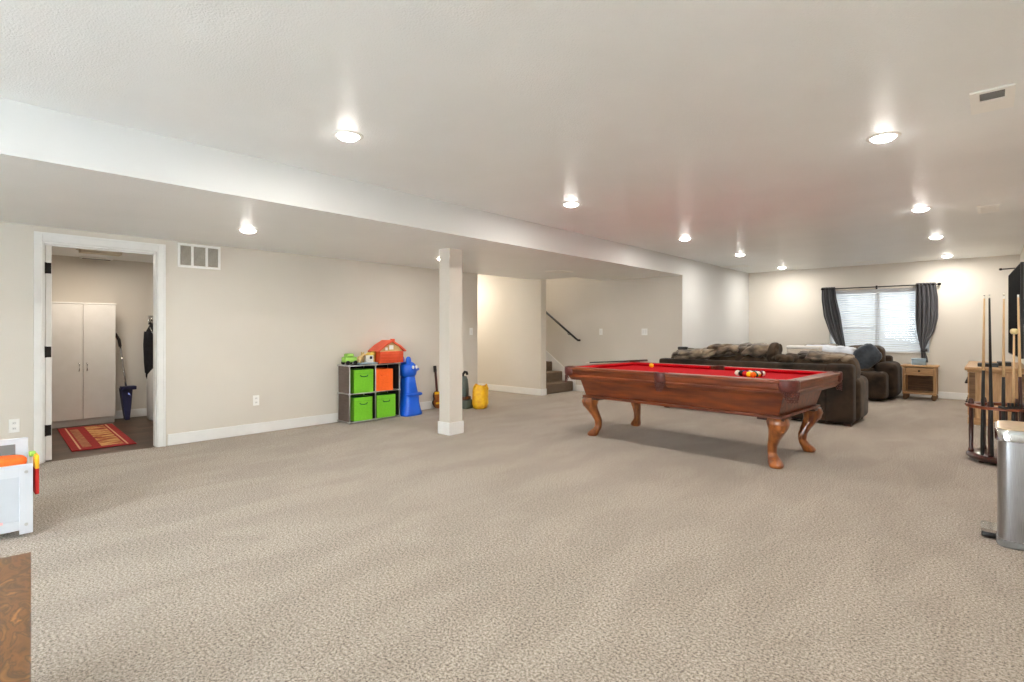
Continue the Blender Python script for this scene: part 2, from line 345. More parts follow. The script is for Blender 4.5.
# door leaf, swung open into the utility room, three black hinges
d1 = struct('door_1', box(LW-.90, LW-.042, DY0+.031, DY0+.076, .012, DH-.03, bev=.003), 'white_lacquer')
for z in (.29, 1.02, 1.80):
    mesh('hinge', bx(box(LW-.0425, LW-.0395, DY0+.036, DY0+.072, z-.05, z+.05, bev=.001, seg=1), LW-.042, LW-.03, DY0+.026, DY0+.038, z-.052, z+.052), 'black_metal', d1)
k = BM(); tube(k, [(LW-.83, DY0+.03, 1.0), (LW-.83, DY0-.02, 1.0)], .012); tube(k, [(LW-.83, DY0-.02, 1.0), (LW-.73, DY0-.02, 1.0)], .009)
mesh('door_handle', k, 'black_metal', d1, True)

# ------------------------------------------------------------------ support column
t = thing('support_column', 'square white support column with a white base trim, standing on the carpet under the soffit', 'column', (-4.755, 4.18, 0))
mesh('shaft', box(-.09, .09, -.1, .1, 0, SZ), 'wall', t)
mesh('base_trim', box(-.105, .105, -.115, .115, 0, .145, bev=.004), 'trim', t)

# ------------------------------------------------------------------ window, blind, curtains
w1 = bpy.data.objects.new('window_1', None); col.objects.link(w1); w1['kind'] = 'structure'; w1.location = (0,0,0)
b = box(WX0, WX0+.045, FW+.12, FW+.17, WZ0, WZ1); bx(b, WX1-.045, WX1, FW+.12, FW+.17, WZ0, WZ1); bx(b, WX0, WX1, FW+.12, FW+.17, WZ0, WZ0+.045); bx(b, WX0, WX1, FW+.12, FW+.17, WZ1-.045, WZ1)
cx = (WX0+WX1)/2; bx(b, cx-.035, cx+.035, FW+.115, FW+.17, WZ0, WZ1); bx(b, WX0, cx, FW+.125, FW+.165, 1.24, 1.275)
mesh('window_frame', b, 'trim', w1)
mesh('window_sill', box(WX0+.001, WX1-.001, FW-.012, FW+.119, WZ0+.0005, WZ0+.018, bev=.003), 'trim', w1)
mesh('window_pane', box(WX0+.04, WX1-.04, FW+.142, FW+.146, WZ0+.04, WZ1-.04), 'glass', w1)
bl = thing('window_blind', 'white horizontal slat blind lowered over the basement window', 'blind', (cx, FW+.065, WZ0))
n = 26; zt = WZ1-WZ0
sl = BM(); a = R(32)
for i in range(n):
    z = .045+i*(zt-.11)/(n-1); dy, dz = .024*math.cos(a), .024*math.sin(a)
    nrm = (-.0015*math.sin(a), .0015*math.cos(a))
    x0, x1 = WX0-cx+.012, WX1-cx-.012
    prism(sl, [(-dy, z-dz), (0, z+.003), (dy, z+dz), (dy, z+dz+.003), (0, z+.0065), (-dy, z-dz+.003)], 'x', x0, x1)
mesh('slats', sl, 'slat', bl)
mesh('headrail', box(WX0-cx+.008, WX1-cx-.008, -.03, .03, zt-.06, zt-.002), 'slat', bl)
mesh('bottom_rail', box(WX0-cx+.012, WX1-cx-.012, -.026, .026, .02, .036), 'slat', bl)
for x in (-.5, 0, .5): mesh('cord', box(x-.002, x+.002, -.028, -.026, .03, zt-.05), 'slat', bl)
# window well outside
struct('wall_window_well', bx(bx(box(-3.2, -.52, 13.7, 13.8, -.2, 2.1), -3.2, -3.1, FW+.2, 13.7, -.2, 2.1), -.62, -.52, FW+.2, 13.7, -.2, 2.2), 'wellwall')
struct('ground', bx(box(-3.2, -.52, FW+.2, 13.8, -.3, -.2), -14, 12, 13.8, 30, 1.95, 2.05), 'wellwall')
# curtains
rodz, rody = 2.045, FW-.07
t = thing('curtain_rod', 'long thin dark curtain rod with round end knobs above the far window', 'curtain rod', (0,0,0))
r_ = BM(); tube(r_, [(-2.50, rody, rodz), (-.70, rody, rodz)], .011); mesh('rod', r_, 'black_metal', t, True)
for x in (-2.52, -.685): mesh('finial', blob(BM(), (x, rody, rodz), (.03,.026,.026), 1, nu=14, nv=10), 'black_metal', t, True)
for x in (-2.44, cx, -.76):
    k = box(x-.008, x+.008, rody, FW, rodz-.02, rodz-.006); bx(k, x-.014, x+.014, FW-.006, FW, rodz-.04, rodz+.03); mesh('bracket', k, 'black_metal', t)
def curtain(name, label, spec, folds, tail=None):
    t = thing(name, label, 'curtain', (0,0,0), 0, 'curtains at the far window')
    bm = BM(); rings = []; nn = 72
    for (z, x0, x1, amp) in spec:
        ring = []
        for i in range(nn+1):
            s = i/nn; ph = s*folds*2*math.pi
            ring.append(((x0+(x1-x0)*s)*1.018+.006*math.sin(ph*.5+z*3), rody+amp*math.sin(ph)+.005, z))
        back = [(p[0], p[1]+.006, p[2]) for p in ring[::-1]]
        rings.append(ring+back)
    ring_loft(bm, rings); mesh('drape', bm, 'curtain', t, True)
    z, x0, x1, amp = tail
    mesh('tieback', ring_loft(BM(), [[(x0-.01+(x1-x0+.02)*(.5+.5*math.cos(2*math.pi*i/20)), rody+.04*math.sin(2*math.pi*i/20), z+dz) for i in range(20)] for dz in (-.025, .025)]), 'curtain', t, True)
    return t
def interp(keys, n):
    out = []
    for i in range(n):
        s = i/(n-1)*(len(keys)-1); k = min(int(s), len(keys)-2); f = s-k; f2 = f*f*(3-2*f)*.5+f*.5
        out.append(tuple(a+(b_-a)*f2 for a, b_ in zip(keys[k], keys[k+1])))
    return out
curtain('curtain', 'charcoal curtain at the left of the window, gathered toward the sofa', interp([(2.08,-2.49,-2.26,.02),(1.85,-2.49,-2.24,.024),(1.5,-2.45,-2.17,.026),(1.2,-2.36,-2.13,.024),(.95,-2.25,-2.09,.02),(.72,-2.2,-2.06,.022),(.4,-2.24,-2.04,.024)], 24), 5, (.80,-2.22,-2.08,.02))
curtain('curtain', 'charcoal curtain at the right of the window, tied in above the end table', interp([(2.08,-1.0,-.72,.02),(1.8,-1.0,-.69,.026),(1.45,-1.0,-.69,.028),(1.2,-.985,-.74,.026),(1.0,-.96,-.83,.02),(.86,-.93,-.87,.018),(.72,-.93,-.83,.02),(.64,-.92,-.82,.02)], 24), 5, (.86,-.94,-.86,.02))

# ------------------------------------------------------------------ recessed lamps
def recessed(loc, label, pw):
    t = thing('recessed_light', label, 'ceiling light', loc, 0, 'recessed ceiling lights')
    b = BM(); lathe(b, [(.068,-.001),(.070,-.007),(.090,-.006),(.096,-.002),(.096,.0)], n=36); mesh('trim_ring', b, 'white_plastic', t, 40)
    b = BM(); lathe(b, [(.001,-.030),(.03,-.028),(.052,-.022),(.064,-.012),(.068,-.004)], n=32); mesh('lens', b, 'lens', t, True)
    area('lamp', (0,0,-.034), (0,0,0), .13, .13, pw, LAMP_COL, 'DISK', t)
    return t
l0 = recessed((-3.08, 1.83, CZ), 'recessed ceiling light nearest the camera beside the soffit', LAMP_W)
for x, y, lab in ((-3.1, 4.31, 'recessed ceiling light second along the soffit, above the near side of the pool table'),
                  (-3.12, 7.0, 'recessed ceiling light third along the soffit, above the left end of the sofa'),
                  (-3.1, 9.1, 'recessed ceiling light fourth along the soffit side, beside the long ceiling vent'),
                  (-3.1, 11.5, 'recessed ceiling light closest to the far left corner of the room'),
                  (-.52, 4.18, 'recessed ceiling light nearest the camera in the right row'),
                  (-.54, 6.92, 'recessed ceiling light second in the right row, left of the small register'),
                  (-.55, 9.14, 'recessed ceiling light third in the right row'),
                  (-.55, 11.6, 'recessed ceiling light over the end table near the far wall'),
                  (-.52, 1.7, 'recessed ceiling light of the right row above the camera'),
                  (-3.1, -.8, 'recessed ceiling light behind the camera near the soffit')):
    dup(l0, (x, y, CZ), label=lab)
l1 = recessed((-5.25, 2.06, SZ), 'recessed light in the lowered ceiling near the utility room door', 7)
dup(l1, (-5.42, 4.62, SZ), label='recessed light in the lowered ceiling next to the white column')
# hall and stairwell lamps
t = thing('flush_light', 'round flush light on the hall ceiling', 'ceiling light', (-8.1, 6.95, CZ))
mesh('globe', lathe(BM(), [(.001,-.08),(.08,-.07),(.13,-.03),(.14,0)]), 'lens', t, True); area('lamp', (0,0,-.1), (0,0,0), .2, .2, 16, (1,.90,.74), 'DISK', t)
area('stairwell_lamp', (-8.6, 8.3, 4.45), (0,0,0), .5, .5, 70, (1,.95,.88), 'DISK')

# ------------------------------------------------------------------ vents, outlets, switches
def register(label, loc, sx, sy, bars=7, rotz=0):
    t = thing('ceiling_vent', label, 'vent', loc, rotz)
    b = box(-sx/2, sx/2, -sy/2, -sy/2+.025, -.008, 0, bev=.002, seg=1); bx(b, -sx/2, sx/2, sy/2-.025, sy/2, -.008, 0, bev=.002, seg=1)
    bx(b, -sx/2, -sx/2+.025, -sy/2+.025, sy/2-.025, -.008, 0); bx(b, sx/2-.025, sx/2, -sy/2+.025, sy/2-.025, -.008, 0)
    mesh('frame', b, 'white_plastic', t)
    mesh('backing', box(-sx/2+.02, sx/2-.02, -sy/2+.02, sy/2-.02, -.002, -.0005), 'vent_dark', t)
    g = BM()
    for i in range(bars):
        y = -sy/2+.03+(i+.5)*(sy-.06)/bars; h = (sy-.06)/bars*.42
        prism(g, [(y-h, -.002), (y+h*.7, -.0075), (y+h, -.0065), (y-h+.003, -.001)], 'x', -sx/2+.024, sx/2-.024)
    mesh('louvres', g, 'white_plastic', t)
    return t
t = thing('ceiling_vent', 'white rectangular ceiling vent with an offset grey opening, the nearest vent to the camera', 'vent', (.005, 3.89, CZ))
b = box(-.09, .09, -.18, -.145, -.01, 0, bev=.002, seg=1); bx(b, -.09, .09, -.02, .18, -.01, 0, bev=.002, seg=1); bx(b, -.09, -.05, -.145, -.02, -.01, 0); bx(b, .05, .09, -.145, -.02, -.01, 0)
mesh('frame', b, 'white_plastic', t)
mesh('backing', box(-.055, .055, -.15, -.015, -.003, -.0005), 'vent_dark', t)
b = BM()
for i in range(6): prism(b, [(-.14+i*.02, -.003), (-.132+i*.02, -.009), (-.13+i*.02, -.008), (-.137+i*.02, -.003)], 'x', -.05, .05)
mesh('louvres', b, 'vent_dark', t)
register('small white ceiling register between the right row of lights and the right wall', (-.02, 7.38, CZ), .17, .42, 9)
register('white register in the lowered ceiling in front of the stairwell', (-5.21, 6.92, SZ), .30, .38, 9)
register('wide white register in the main ceiling against the pale left wall', (-3.74, 10.72, CZ), .46, .36, 9)
register('faint flat register in the main ceiling near the far window wall', (-1.71, 11.6, CZ), .30, .12, 4)
# return air grille on the left wall
t = thing('return_grille', 'white three-section return air grille on the wall right of the doorway', 'air grille', (LW, 2.022, 2.03))
b = box(0, .014, -.212, .212, -.13, -.105, bev=.003); bx(b, 0, .014, -.212, .212, .105, .13, bev=.003)
for y in (-.2, -.071, .071, .2): bx(b, 0, .014, y-.012, y+.012, -.105, .105, bev=.002)
mesh('frame', b, 'white_plastic', t)
mesh('backing', box(.0005, .002, -.205, .205, -.12, .12), 'vent_dark', t)
b = BM()
for i in range(18): z = -.10+i*.0118; prism(b, [(.002, z), (.010, z-.004), (.010, z-.002), (.002, z+.002)], 'y', -.19, .19)
mesh('louvres', b, 'ivory', t)
def plate(name, label, cat, loc, axis, kind='outlet', gang=1, group=None):
    rz = {'x': 0, 'y': -math.pi/2}[axis]
    t = thing(name, label, cat, loc, rz, group)
    h = .036+.023*(gang-1)
    mesh('cover_plate', box(0, .006, -h, h, -.06, .06, bev=.002), 'white_plastic', t)
    for g in range(gang):
        y = (g-(gang-1)/2)*.046
        if kind == 'outlet':
            for z in (-.024, .024):
                s_ = mesh('socket', box(.0055, .008, y-.015, y+.015, z-.013, z+.013, bev=.003), 'trim', t)
                mesh('slot', bx(box(.0078, .0086, y-.007, y-.0045, z-.005, z+.005), .0078, .0086, y+.0045, y+.007, z-.005, z+.005), 'black', s_)
        else: mesh('rocker', box(.0055, .010, y-.015, y+.015, -.033, .033, bev=.003), 'trim', t)
plate('wall_outlet', 'white wall outlet low between the doorway and the cube shelf', 'outlet', (LW, 2.628, .39), 'x')
plate('wall_outlet', 'white wall outlet left of the doorway above the toy bench', 'outlet', (LW, .53, .37), 'x')
plate('light_switch', 'white switch plate at the end of the left wall, right of the white column', 'switch', (LW, 6.13, 1.2), 'x', 'switch', 1)
plate('light_switch', 'double white switch plate on the grey wall beside the handrail', 'switch', (-4.69, 8.8, 1.19), 'y', 'switch', 2)
plate('light_switch', 'small white switch plate close to the lower end of the handrail', 'switch', (-5.62, 8.8, 1.19), 'y', 'switch', 1)

# ------------------------------------------------------------------ stairs
t = thing('staircase', 'carpeted stairs going up to the left behind the hall wall', 'stairs', (-6.28, 8.325, 0))
rise, run = .19, .265
for i in range(12):
    x1 = -i*run
    if i < 5 or True:
        mesh('step', box(x1-run-.02, x1+.015, -.455, .455, i*rise if i == 0 else i*rise-.02, (i+1)*rise, bev=.018, seg=3), 'carpet_shaded', t, 40)
sk = BM(); prism(sk, [(.06, 0), (.06, .26), (-12*run, 12*rise+.26), (-12*run, 12*rise-.2), (-.2, 0)], 'y', .457, .474); mesh('skirt_board', sk, 'trim', t)
sk = BM(); prism(sk, [(.02, 0), (.02, .26), (-12*run, 12*rise+.26), (-12*run, 12*rise-.2), (-.2, 0)], 'y', -.474, -.457); mesh('skirt_board', sk, 'trim', t)
t = thing('handrail', 'black handrail sloping down the grey stairwell wall', 'handrail', (-6.12, 8.74, 1.02))
r_ = BM(); tube(r_, [(.05,.0,0), (0,0,0), (-.05,0,.03), (-2.6,0,.03+2.55*rise/run)], .021, 12); mesh('rail', r_, 'black', t, True)
for x in (-.25, -1.4, -2.4):
    z = .03+(-x-.05)*rise/run
    k = BM(); tube(k, [(x,0,z-.015), (x,0,z-.05), (x,.06,z-.07)], .007, 8); mesh('bracket', k, 'black_metal', t, True)

# ------------------------------------------------------------------ utility room
t = thing('storage_cabinet', 'tall white two-door storage cabinet in the utility room', 'cabinet', (-8.772, 1.35, 0))
mesh('body', bx(bx(box(-.16, .14, -.345, .345, .08, 1.56, bev=.002), -.16, .12, -.335, .335, 0, .08), -.16, .165, -.35, .35, 1.555, 1.575, bev=.002), 'white_lacquer', t)
for s_, lab in ((-1, ''), (1, '')):
    d = mesh('door', box(.141, .16, min(0, s_*.343)+.002, max(0, s_*.343)-.002, .085, 1.55, bev=.003), 'white_lacquer', t)
    k = BM(); tube(k, [(.16, s_*.04, .80), (.185, s_*.04, .79), (.19, s_*.04, .75), (.185, s_*.04, .71), (.16, s_*.04, .70)], .006, 8); mesh('handle', k, 'chrome', d, True)
t = thing('runner_rug', 'red bordered rug with a tan patterned centre on the dark plank floor', 'rug', (-7.67, 1.305, 0), R(-3.5))
mesh('border', box(-.84, .84, -.27, .27, .0, .008, bev=.003), 'rugred', t)
mesh('stripe', bx(box(-.80, .80, -.205, -.19, .0079, .0092), -.80, .80, .19, .205, .0079, .0092), 'rugcream', t)
mesh('side_band', box(-.62, .7, -.17, -.095, .0079, .0094), 'rugmud', t)
mesh('field', box(-.74, .74, -.02, .17, .0079, .0096), 'rugfield', t)
t = thing('long_dustpan', 'upright dustpan with a navy pan and long steel handle leaning beside the cabinet', 'dustpan', (-8.62, 1.82, 0))
h = BM(); tube(h, [(-.02,.0,.38), (-.14,-.05,1.02)], .011, 10); mesh('handle', h, 'chrome', t, True)
h = BM(); tube(h, [(-.14,-.05,1.0), (-.15,-.06,1.09), (-.15,-.10,1.17), (-.15,-.12,1.18)], .019, 10); mesh('grip', h, 'black', t, True)
p = BM(); ring_loft(p, [[(-.05*k_+dx, (-.08*k_)+y*k_, z) for dx, y in ((-.05,-.02),(.05,-.02),(.05,.16),(-.05,.16))] for z, k_ in ((.02,.25),(.2,.5),(.44,.75))])
mesh('pan', p, 'navy', t)
mesh('collar', box(-.08, .04, -.07, .10, .42, .47, bev=.01), 'navy', t)
# jacket on a hook
t = thing('wall_hook', 'chrome double hook on the utility room wall', 'hook', (-8.95, 2.17, 1.38))
k = BM(); lathe(k, [(.001,-.03),(.022,-.028),(.028,0),(.022,.028),(.001,.03)], (.05,0,0)); mesh('knob', k, 'chrome', t, True)
k = box(0, .01, -.035, .035, -.08, .05, bev=.003); tube(k, [(.0,0,0),(.05,0,0)], .008); tube(k, [(.005,0,-.05),(.06,0,-.07),(.07,0,-.03)], .006); mesh('plate', k, 'chrome', t, 40)
t = thing('jacket', 'black jacket hanging from the chrome hook in the utility room', 'jacket', (-8.84, 2.17, .92))
bm = BM(); rings = []
for z, wy, wx in ((-.42,.06,.05),(-.35,.08,.06),(-.1,.09,.07),(.15,.09,.07),(.28,.08,.06),(.35,.05,.04),(.40,.025,.025)):
    rings.append([(wx*math.cos(2*math.pi*i/28)*(1+.15*math.sin(5*2*math.pi*i/28+z*4)), wy*math.sin(2*math.pi*i/28)*(1+.1*math.sin(7*2*math.pi*i/28)), z) for i in range(28)])
ring_loft(bm, rings); mesh('body', bm, 'jacket', t, True)
for s_ in (-1, 1):
    k = BM(); tube(k, [(.0,s_*.07,.28),(.01,s_*.085,.1),(.02,s_*.085,-.15),(.03,s_*.08,-.30)], [.04,.036,.03,.026], 12); mesh('sleeve', k, 'jacket', t, True)
k = BM(); tube(k, [(.055,-.05,.34),(.075,0,.2),(.055,.05,.34)], .008, 8); mesh('zip_edge', k, 'chrome', t, True)
t = thing('water_softener', 'rounded grey-white tank standing under the black jacket', 'tank', (-8.50, 2.21, 0))
mesh('tank_body', lathe(BM(), [(.001,0),(.17,.0),(.19,.03),(.195,.5),(.18,.62),(.13,.69),(.001,.71)], n=32), 'tank', t, True)
mesh('lid', lathe(BM(), [(.001,.69),(.09,.695),(.09,.74),(.06,.76),(.001,.765)], n=24), 'black', t, 40)
t = thing('ceiling_fixture', 'cream fluorescent light fixture on the utility room ceiling', 'ceiling light', (-7.98, 1.42, 2.19))
mesh('housing', box(-.07, .07, -.2, .2, -.05, 0, bev=.008), 'ivory', t); mesh('reflector', box(-.10, .10, -.22, .22, -.012, -.001, bev=.003), 'ivory', t)
area('fixture_lamp', (0,0,-.06), (0,0,0), .1, .36, 14, (1,.88,.74), 'RECTANGLE', t)
t = thing('air_supply_bar', 'slim white slot diffuser on the ceiling by the utility room back wall', 'vent', (-8.88, 1.535, 2.19))
mesh('bar', box(-.06, .06, -.17, .17, -.02, 0, bev=.004), 'white_plastic', t); mesh('slot', box(-.04, .04, -.15, .15, -.0215, -.0195), 'vent_dark', t)

# ------------------------------------------------------------------ pool table
PT = (-2.395, 5.585); PR = R(-3.6)
t = thing('pool_table', 'mahogany pool table with red felt and carved cabriole legs', 'pool table', (*PT, 0), PR)
HL, HW, TZ = 1.25, .715, .80
RWD = .15
# bed
mesh('bed_cloth', box(-HL+.12, HL-.12, -HW+.12, HW-.12, .735, .762), 'felt', t)
# rails: wooden profile (distance from outer edge, z)
prof = [(0.006,.80),(.0,.794),(.0,.778),(.012,.768),(.014,.735),(.022,.715),(.014,.708),(.016,.690),(.034,.672),(.05,.655),(.15,.655),(.15,.72),(.105,.72),(.105,.80)]
cush = [(.105,.7995),(.105,.745),(.128,.762),(.150,.782),(.150,.790),(.135,.799)]
def rail(x0, x1, side):      # long rails, side -1/+1 in y
    for nm, pf, m in (('rail', prof, 'mahog'), ('cushion', cush, 'felt')):
        p = [(side*(HW-d), z) for d, z in pf]
        e = .0 if nm == 'rail' else .03
        o = mesh(nm, prism(BM(), p, 'x', x0+e, x1-e), m, t if nm == 'rail' else last[0])
        last[0] = o
def rail_end(side):
    for nm, pf, m in (('rail', prof, 'mahog_end'), ('cushion', cush, 'felt')):
        p = [(side*(HL-d), z) for d, z in pf]
        e = .0 if nm == 'rail' else .03
        o = mesh(nm, prism(BM(), p, 'y', -HW+.095+e, HW-.095-e), m, t if nm == 'rail' else last[0])
        last[0] = o
last = [None]
for s_ in (-1, 1):
    rail(-HL+.095, -.062, s_); rail(.062, HL-.095, s_); rail_end(s_)
# apron (tapered cabinet)
def frus(levels, cut=.0):
    bm = BM(); rings = []
    for z, hx, hy in levels: rings.append([(hx*a_, hy*b_, z) for a_, b_ in ((-1,-1),(1,-1),(1,1),(-1,1))])
    return ring_loft(bm, rings)
mesh('apron', frus([(.735, HL-.14, HW-.14), (.664, HL-.14, HW-.15), (.655, HL-.145, HW-.152), (.475, HL-.195, HW-.195), (.47, HL-.165, HW-.17), (.447, HL-.165, HW-.17)]), 'mahog', t)
# pockets: leather shield, dark cup, fringe
def pocket(x, y, ang, corner):
    ca, sa = math.cos(ang), math.sin(ang)
    def W(px, py, z): return (x+px*ca-py*sa, y+px*sa+py*ca, z)
    r0 = .088 if corner else .078; span = R(105) if corner else R(72); n_ = 18
    rings = []
    for i in range(n_+1):
        th = -span+2*span*i/n_
        f = math.cos(th*.75)
        ro = r0; ri = r0-.020; zb = .80-.075-.03*f
        rings.append([W(math.cos(th)*(ro), math.sin(th)*ro, .804), W(math.cos(th)*(ro+.006), math.sin(th)*(ro+.006), .79), W(math.cos(th)*(ro+.004), math.sin(th)*(ro+.004), zb+.03), W(math.cos(th)*(ro-.01), math.sin(th)*(ro-.01), zb), W(math.cos(th)*ri, math.sin(th)*ri, zb), W(math.cos(th)*ri, math.sin(th)*ri, .804)])
    p = mesh('pocket', ring_loft(BM(), rings), 'leather', t, 50)
    c = BM(); pr = [(ri, .735), (.063, .72), (.05, .70), (.001, .695), (.001, .701), (.045, .706), (.058, .725), (ri-.004, .74)]
    n2 = 24; rr = [[W(max(r_,.001)*math.cos(2*math.pi*i/n2), max(r_,.001)*math.sin(2*math.pi*i/n2), z) for i in range(n2)] for r_, z in pr]
    ring_loft(c, rr); mesh('cup', c, 'blackfab', p, True)
    # woven net hanging below the shield
    f = BM(); wn = 7 if corner else 6
    rad = r0-.006
    for row in range(4):
        for i in range(wn-row):
            th = (i-(wn-row-1)/2)*R(17)
            zc = .692-row*.021
            a0 = [W((rad+.007*math.cos(q)*0+.004)*math.cos(th+.10*math.cos(q)), (rad+.004)*math.sin(th+.10*math.cos(q)), zc+.012*math.sin(q)) for q in [2*math.pi*k/8 for k in range(9)]]
            tube(f, a0, .0032, 5)
    mesh('fringe', f, 'leather', p, True)
for sx in (-1, 1):
    for sy in (-1, 1): pocket(sx*(HL-.085), sy*(HW-.085), math.atan2(sy, sx), True)
for sy in (-1, 1): pocket(0, sy*(HW-.068), sy*math.pi/2, False)
# legs
lp = [(.445,.045,.086),(.425,.056,.090),(.395,.066,.088),(.35,.062,.076),(.30,.036,.062),(.24,-.002,.048),(.18,-.030,.040),(.12,-.034,.037),(.085,-.018,.043),(.055,.012,.055),(.028,.030,.060),(.010,.034,.056),(0,.034,.048)]
for sx in (-1, 1):
    for sy in (-1, 1):
        rings = []
        dx, dy = sx*.75, sy*.66
        for z, off, h in interp(lp[::1], 49):
            ring = []
            for i in range(20):
                th = 2*math.pi*i/20
                ring.append((sx*(HL-.265)+dx*off+h*spow(math.cos(th), .75), sy*(HW-.285)+dy*off+h*spow(math.sin(th), .75), z))
            rings.append(ring)
        lg = mesh('leg', ring_loft(BM(), rings), 'mahog_leg', t, True)
        mesh('leg_block', box(sx*(HL-.265)-.115, sx*(HL-.265)+.115, sy*(HW-.285)-.105, sy*(HW-.285)+.105, .425, .4455, bev=.006), 'darkwood', lg)
        # carved knee leaf
        k = blob(BM(), (sx*(HL-.265)+dx*.12, sy*(HW-.285)+dy*.12, .375), (.028,.028,.045), .8, nz=.35, nf=40, seed=3, nu=18, nv=12); mesh('knee_carving', k, 'mahog_leg', lg, True)
# things on the table
def onpt(x, y): return (PT[0]+x*math.cos(PR)-y*math.sin(PR), PT[1]+x*math.sin(PR)+y*math.cos(PR))
BC = {'white': S(245,240,226), 'yellow': S(248,190,30), 'blue': S(24,50,150), 'red': S(206,30,32), 'purple': S(72,30,98), 'orange': S(240,110,24), 'green': S(20,104,60), 'maroon': S(110,20,30), 'black': S(14,14,15)}
def ball(x, y, c, stripe, label, group=None):
    key = 'ball_'+c+('_stripe' if stripe else '')
    if key not in M: M[key] = ball_mat(key, BC[c], stripe)
    wx, wy = onpt(x, y)
    o = mesh('billiard_ball', blob(BM(), (0,0,0), (.0286,)*3, 1, nu=22, nv=14), key, None, True, (wx, wy, .762+.0286), (random.uniform(0,3), random.uniform(0,3), 0))
    return tag(o, label, 'billiard ball', group)
order = [('yellow',0),('orange',1),('red',0),('purple',1),('black',0),('maroon',0),('blue',0),('yellow',1),('green',1),('green',0),('white',0),('purple',0),('orange',0),('blue',1),('red',1)]
order = [('white',0),('black',0),('blue',0),('red',0),('purple',0),('orange',1),('yellow',0),('red',1),('green',0),('blue',1),('orange',0),('green',1),('yellow',1),('maroon',0),('purple',1)]
nth = ['first','second','third','fourth','fifth']
k = 0
for row in range(5):
    for j in range(row+1):
        c, st = order[k]; k += 1
        nm = (c+' striped' if st else 'solid '+c) if c != 'white' else 'white'
        ball(.50+row*.0497, -.05+(j-row/2)*.0574, c, st, '%s billiard ball in the %s row of the cluster on red felt' % (nm, nth[row]), 'racked balls at the right end of the pool table')
ball(-.71, .33, 'yellow', 0, 'lone yellow billiard ball near the side pocket of the pool table')
t = thing('pool_cue', 'black pool cue with a white tip lying across the left end of the pool table', 'pool cue', (-3.75, 5.57, .815), R(68))
b = BM(); tube(b, [(.02,0,0),(.30,0,.001),(.64,0,.003)], [.0065,.009,.0125], 12); mesh('shaft', b, 'black', t, True)
b = BM(); tube(b, [(.64,0,.003),(.94,0,.005),(.945,0,.005)], [.0125,.015,.012], 12); mesh('butt', b, 'darkwood', t, True)
b = BM(); tube(b, [(-.03,0,0),(.02,0,0)], [.006,.0066], 12); mesh('tip', b, 'ferrule', t, True)

# ------------------------------------------------------------------ sofas
def cushion(name, s, m, parent, loc, rot=(0,0,0), e=.45, nz=.04, nf=4, seed=1, crease=0):
    return mesh(name, blob(BM(), (0,0,0), s, e, nz=nz, nf=nf, seed=seed, nu=72, nv=44, crease=crease), m, parent, True, loc, rot)
# front section, its back to the pool table, x -3.9 .. -1.29
t = thing('sofa', 'long dark brown velvet sofa section with its back to the pool table', 'sofa', (-2.6, 8.3, 0))
mesh('back_panel', box(-1.32, 1.02, -.49, -.28, .03, .775, bev=.035, seg=4), 'velvet_dark', t, 50)
mesh('back_rail', box(1.00, 1.315, -.495, -.25, .03, .785, bev=.05, seg=4), 'velvet_dark', t, 50)
mesh('base', box(-1.30, 1.29, -.30, .46, .04, .30, bev=.03, seg=3), 'velvet_dark', t, 50)
for i in range(3): cushion('seat_cushion', (.40,.36,.11), 'velvet', t, (-.88+i*.77, .10, .38), e=.35, seed=i)
mesh('arm', box(1.03, 1.355, -.26, .44, .03, .60, bev=.09, seg=6), 'velvet', t, True)
for i, x in enumerate((-.93, -.42, .08, .45)):
    cushion('back_cushion', (.30,.17,.22), 'velvet', t, (x, -.12, (.70,.72,.72,.66)[i]), (R(12),0,R(3)), nz=.12, nf=4.5, seed=i+3, crease=.15)
cushion('back_cushion', (.40,.17,.235), 'velvet', t, (.92, -.10, .65), (R(10),0,0), nz=.06, nf=4, seed=9)
k = BM()
for x in (-1.2, 1.25):
    for y in (-.42, .4): bx(k, x-.04, x+.04, y-.04, y+.04, 0, .05, bev=.005)
mesh('feet', k, 'darkwood', t)
# loose pillows
def pillow(label, loc, s, rot, m, seed, group=None, nz=.12, cr=.26):
    o = mesh('throw_pillow', blob(BM(), (0,0,0), s, .5, .65, nz=nz, nf=5, seed=seed, nu=80, nv=48, crease=cr), m, None, True, loc, rot)
    return tag(o, label, 'pillow', group)
pillow('crumpled tan velvet pillow flopped over the left end of the sofa back', (-3.42, 8.04, .85), (.36,.20,.085), (R(8),R(-6),R(4)), 'velvet_pillow', 11)
pillow('tan velvet pillow slumped in the middle of the row on the sofa back', (-2.98, 8.10, .915), (.27,.18,.10), (R(-6),R(-4),R(-10)), 'velvet_pillow', 12)
pillow('tan velvet pillow at the right end of the brown row on the sofa back', (-2.52, 8.12, .93), (.27,.18,.105), (R(6),R(2),R(8)), 'velvet_pillow', 13)
pillow('brown velvet pillow standing on edge beside the cream blanket', (-2.28, 8.10, .90), (.07,.17,.15), (0,R(8),0), 'velvet', 14, nz=.08)
pillow('dark brown pillow lying in front of the cream blanket on the sofa back', (-2.12, 8.02, .83), (.12,.12,.06), (0,R(3),0), 'velvet', 15)
pillow('long dark pillow draped across the right end of the sofa back', (-1.66, 8.16, .865), (.33,.17,.06), (R(8),R(4),R(3)), 'velvet_pillow', 16)
t = thing('cream_blanket', 'folded cream blanket standing behind the sofa back pillows', 'blanket', (-1.98, 8.42, 0))
mesh('fold', box(-.21, .21, -.10, .10, .48, .98, bev=.035, seg=5), 'cream', t, True)
mesh('top_fold', box(-.215, .215, -.11, .11, .955, 1.0, bev=.02, seg=4), 'white_lacquer', t, True)
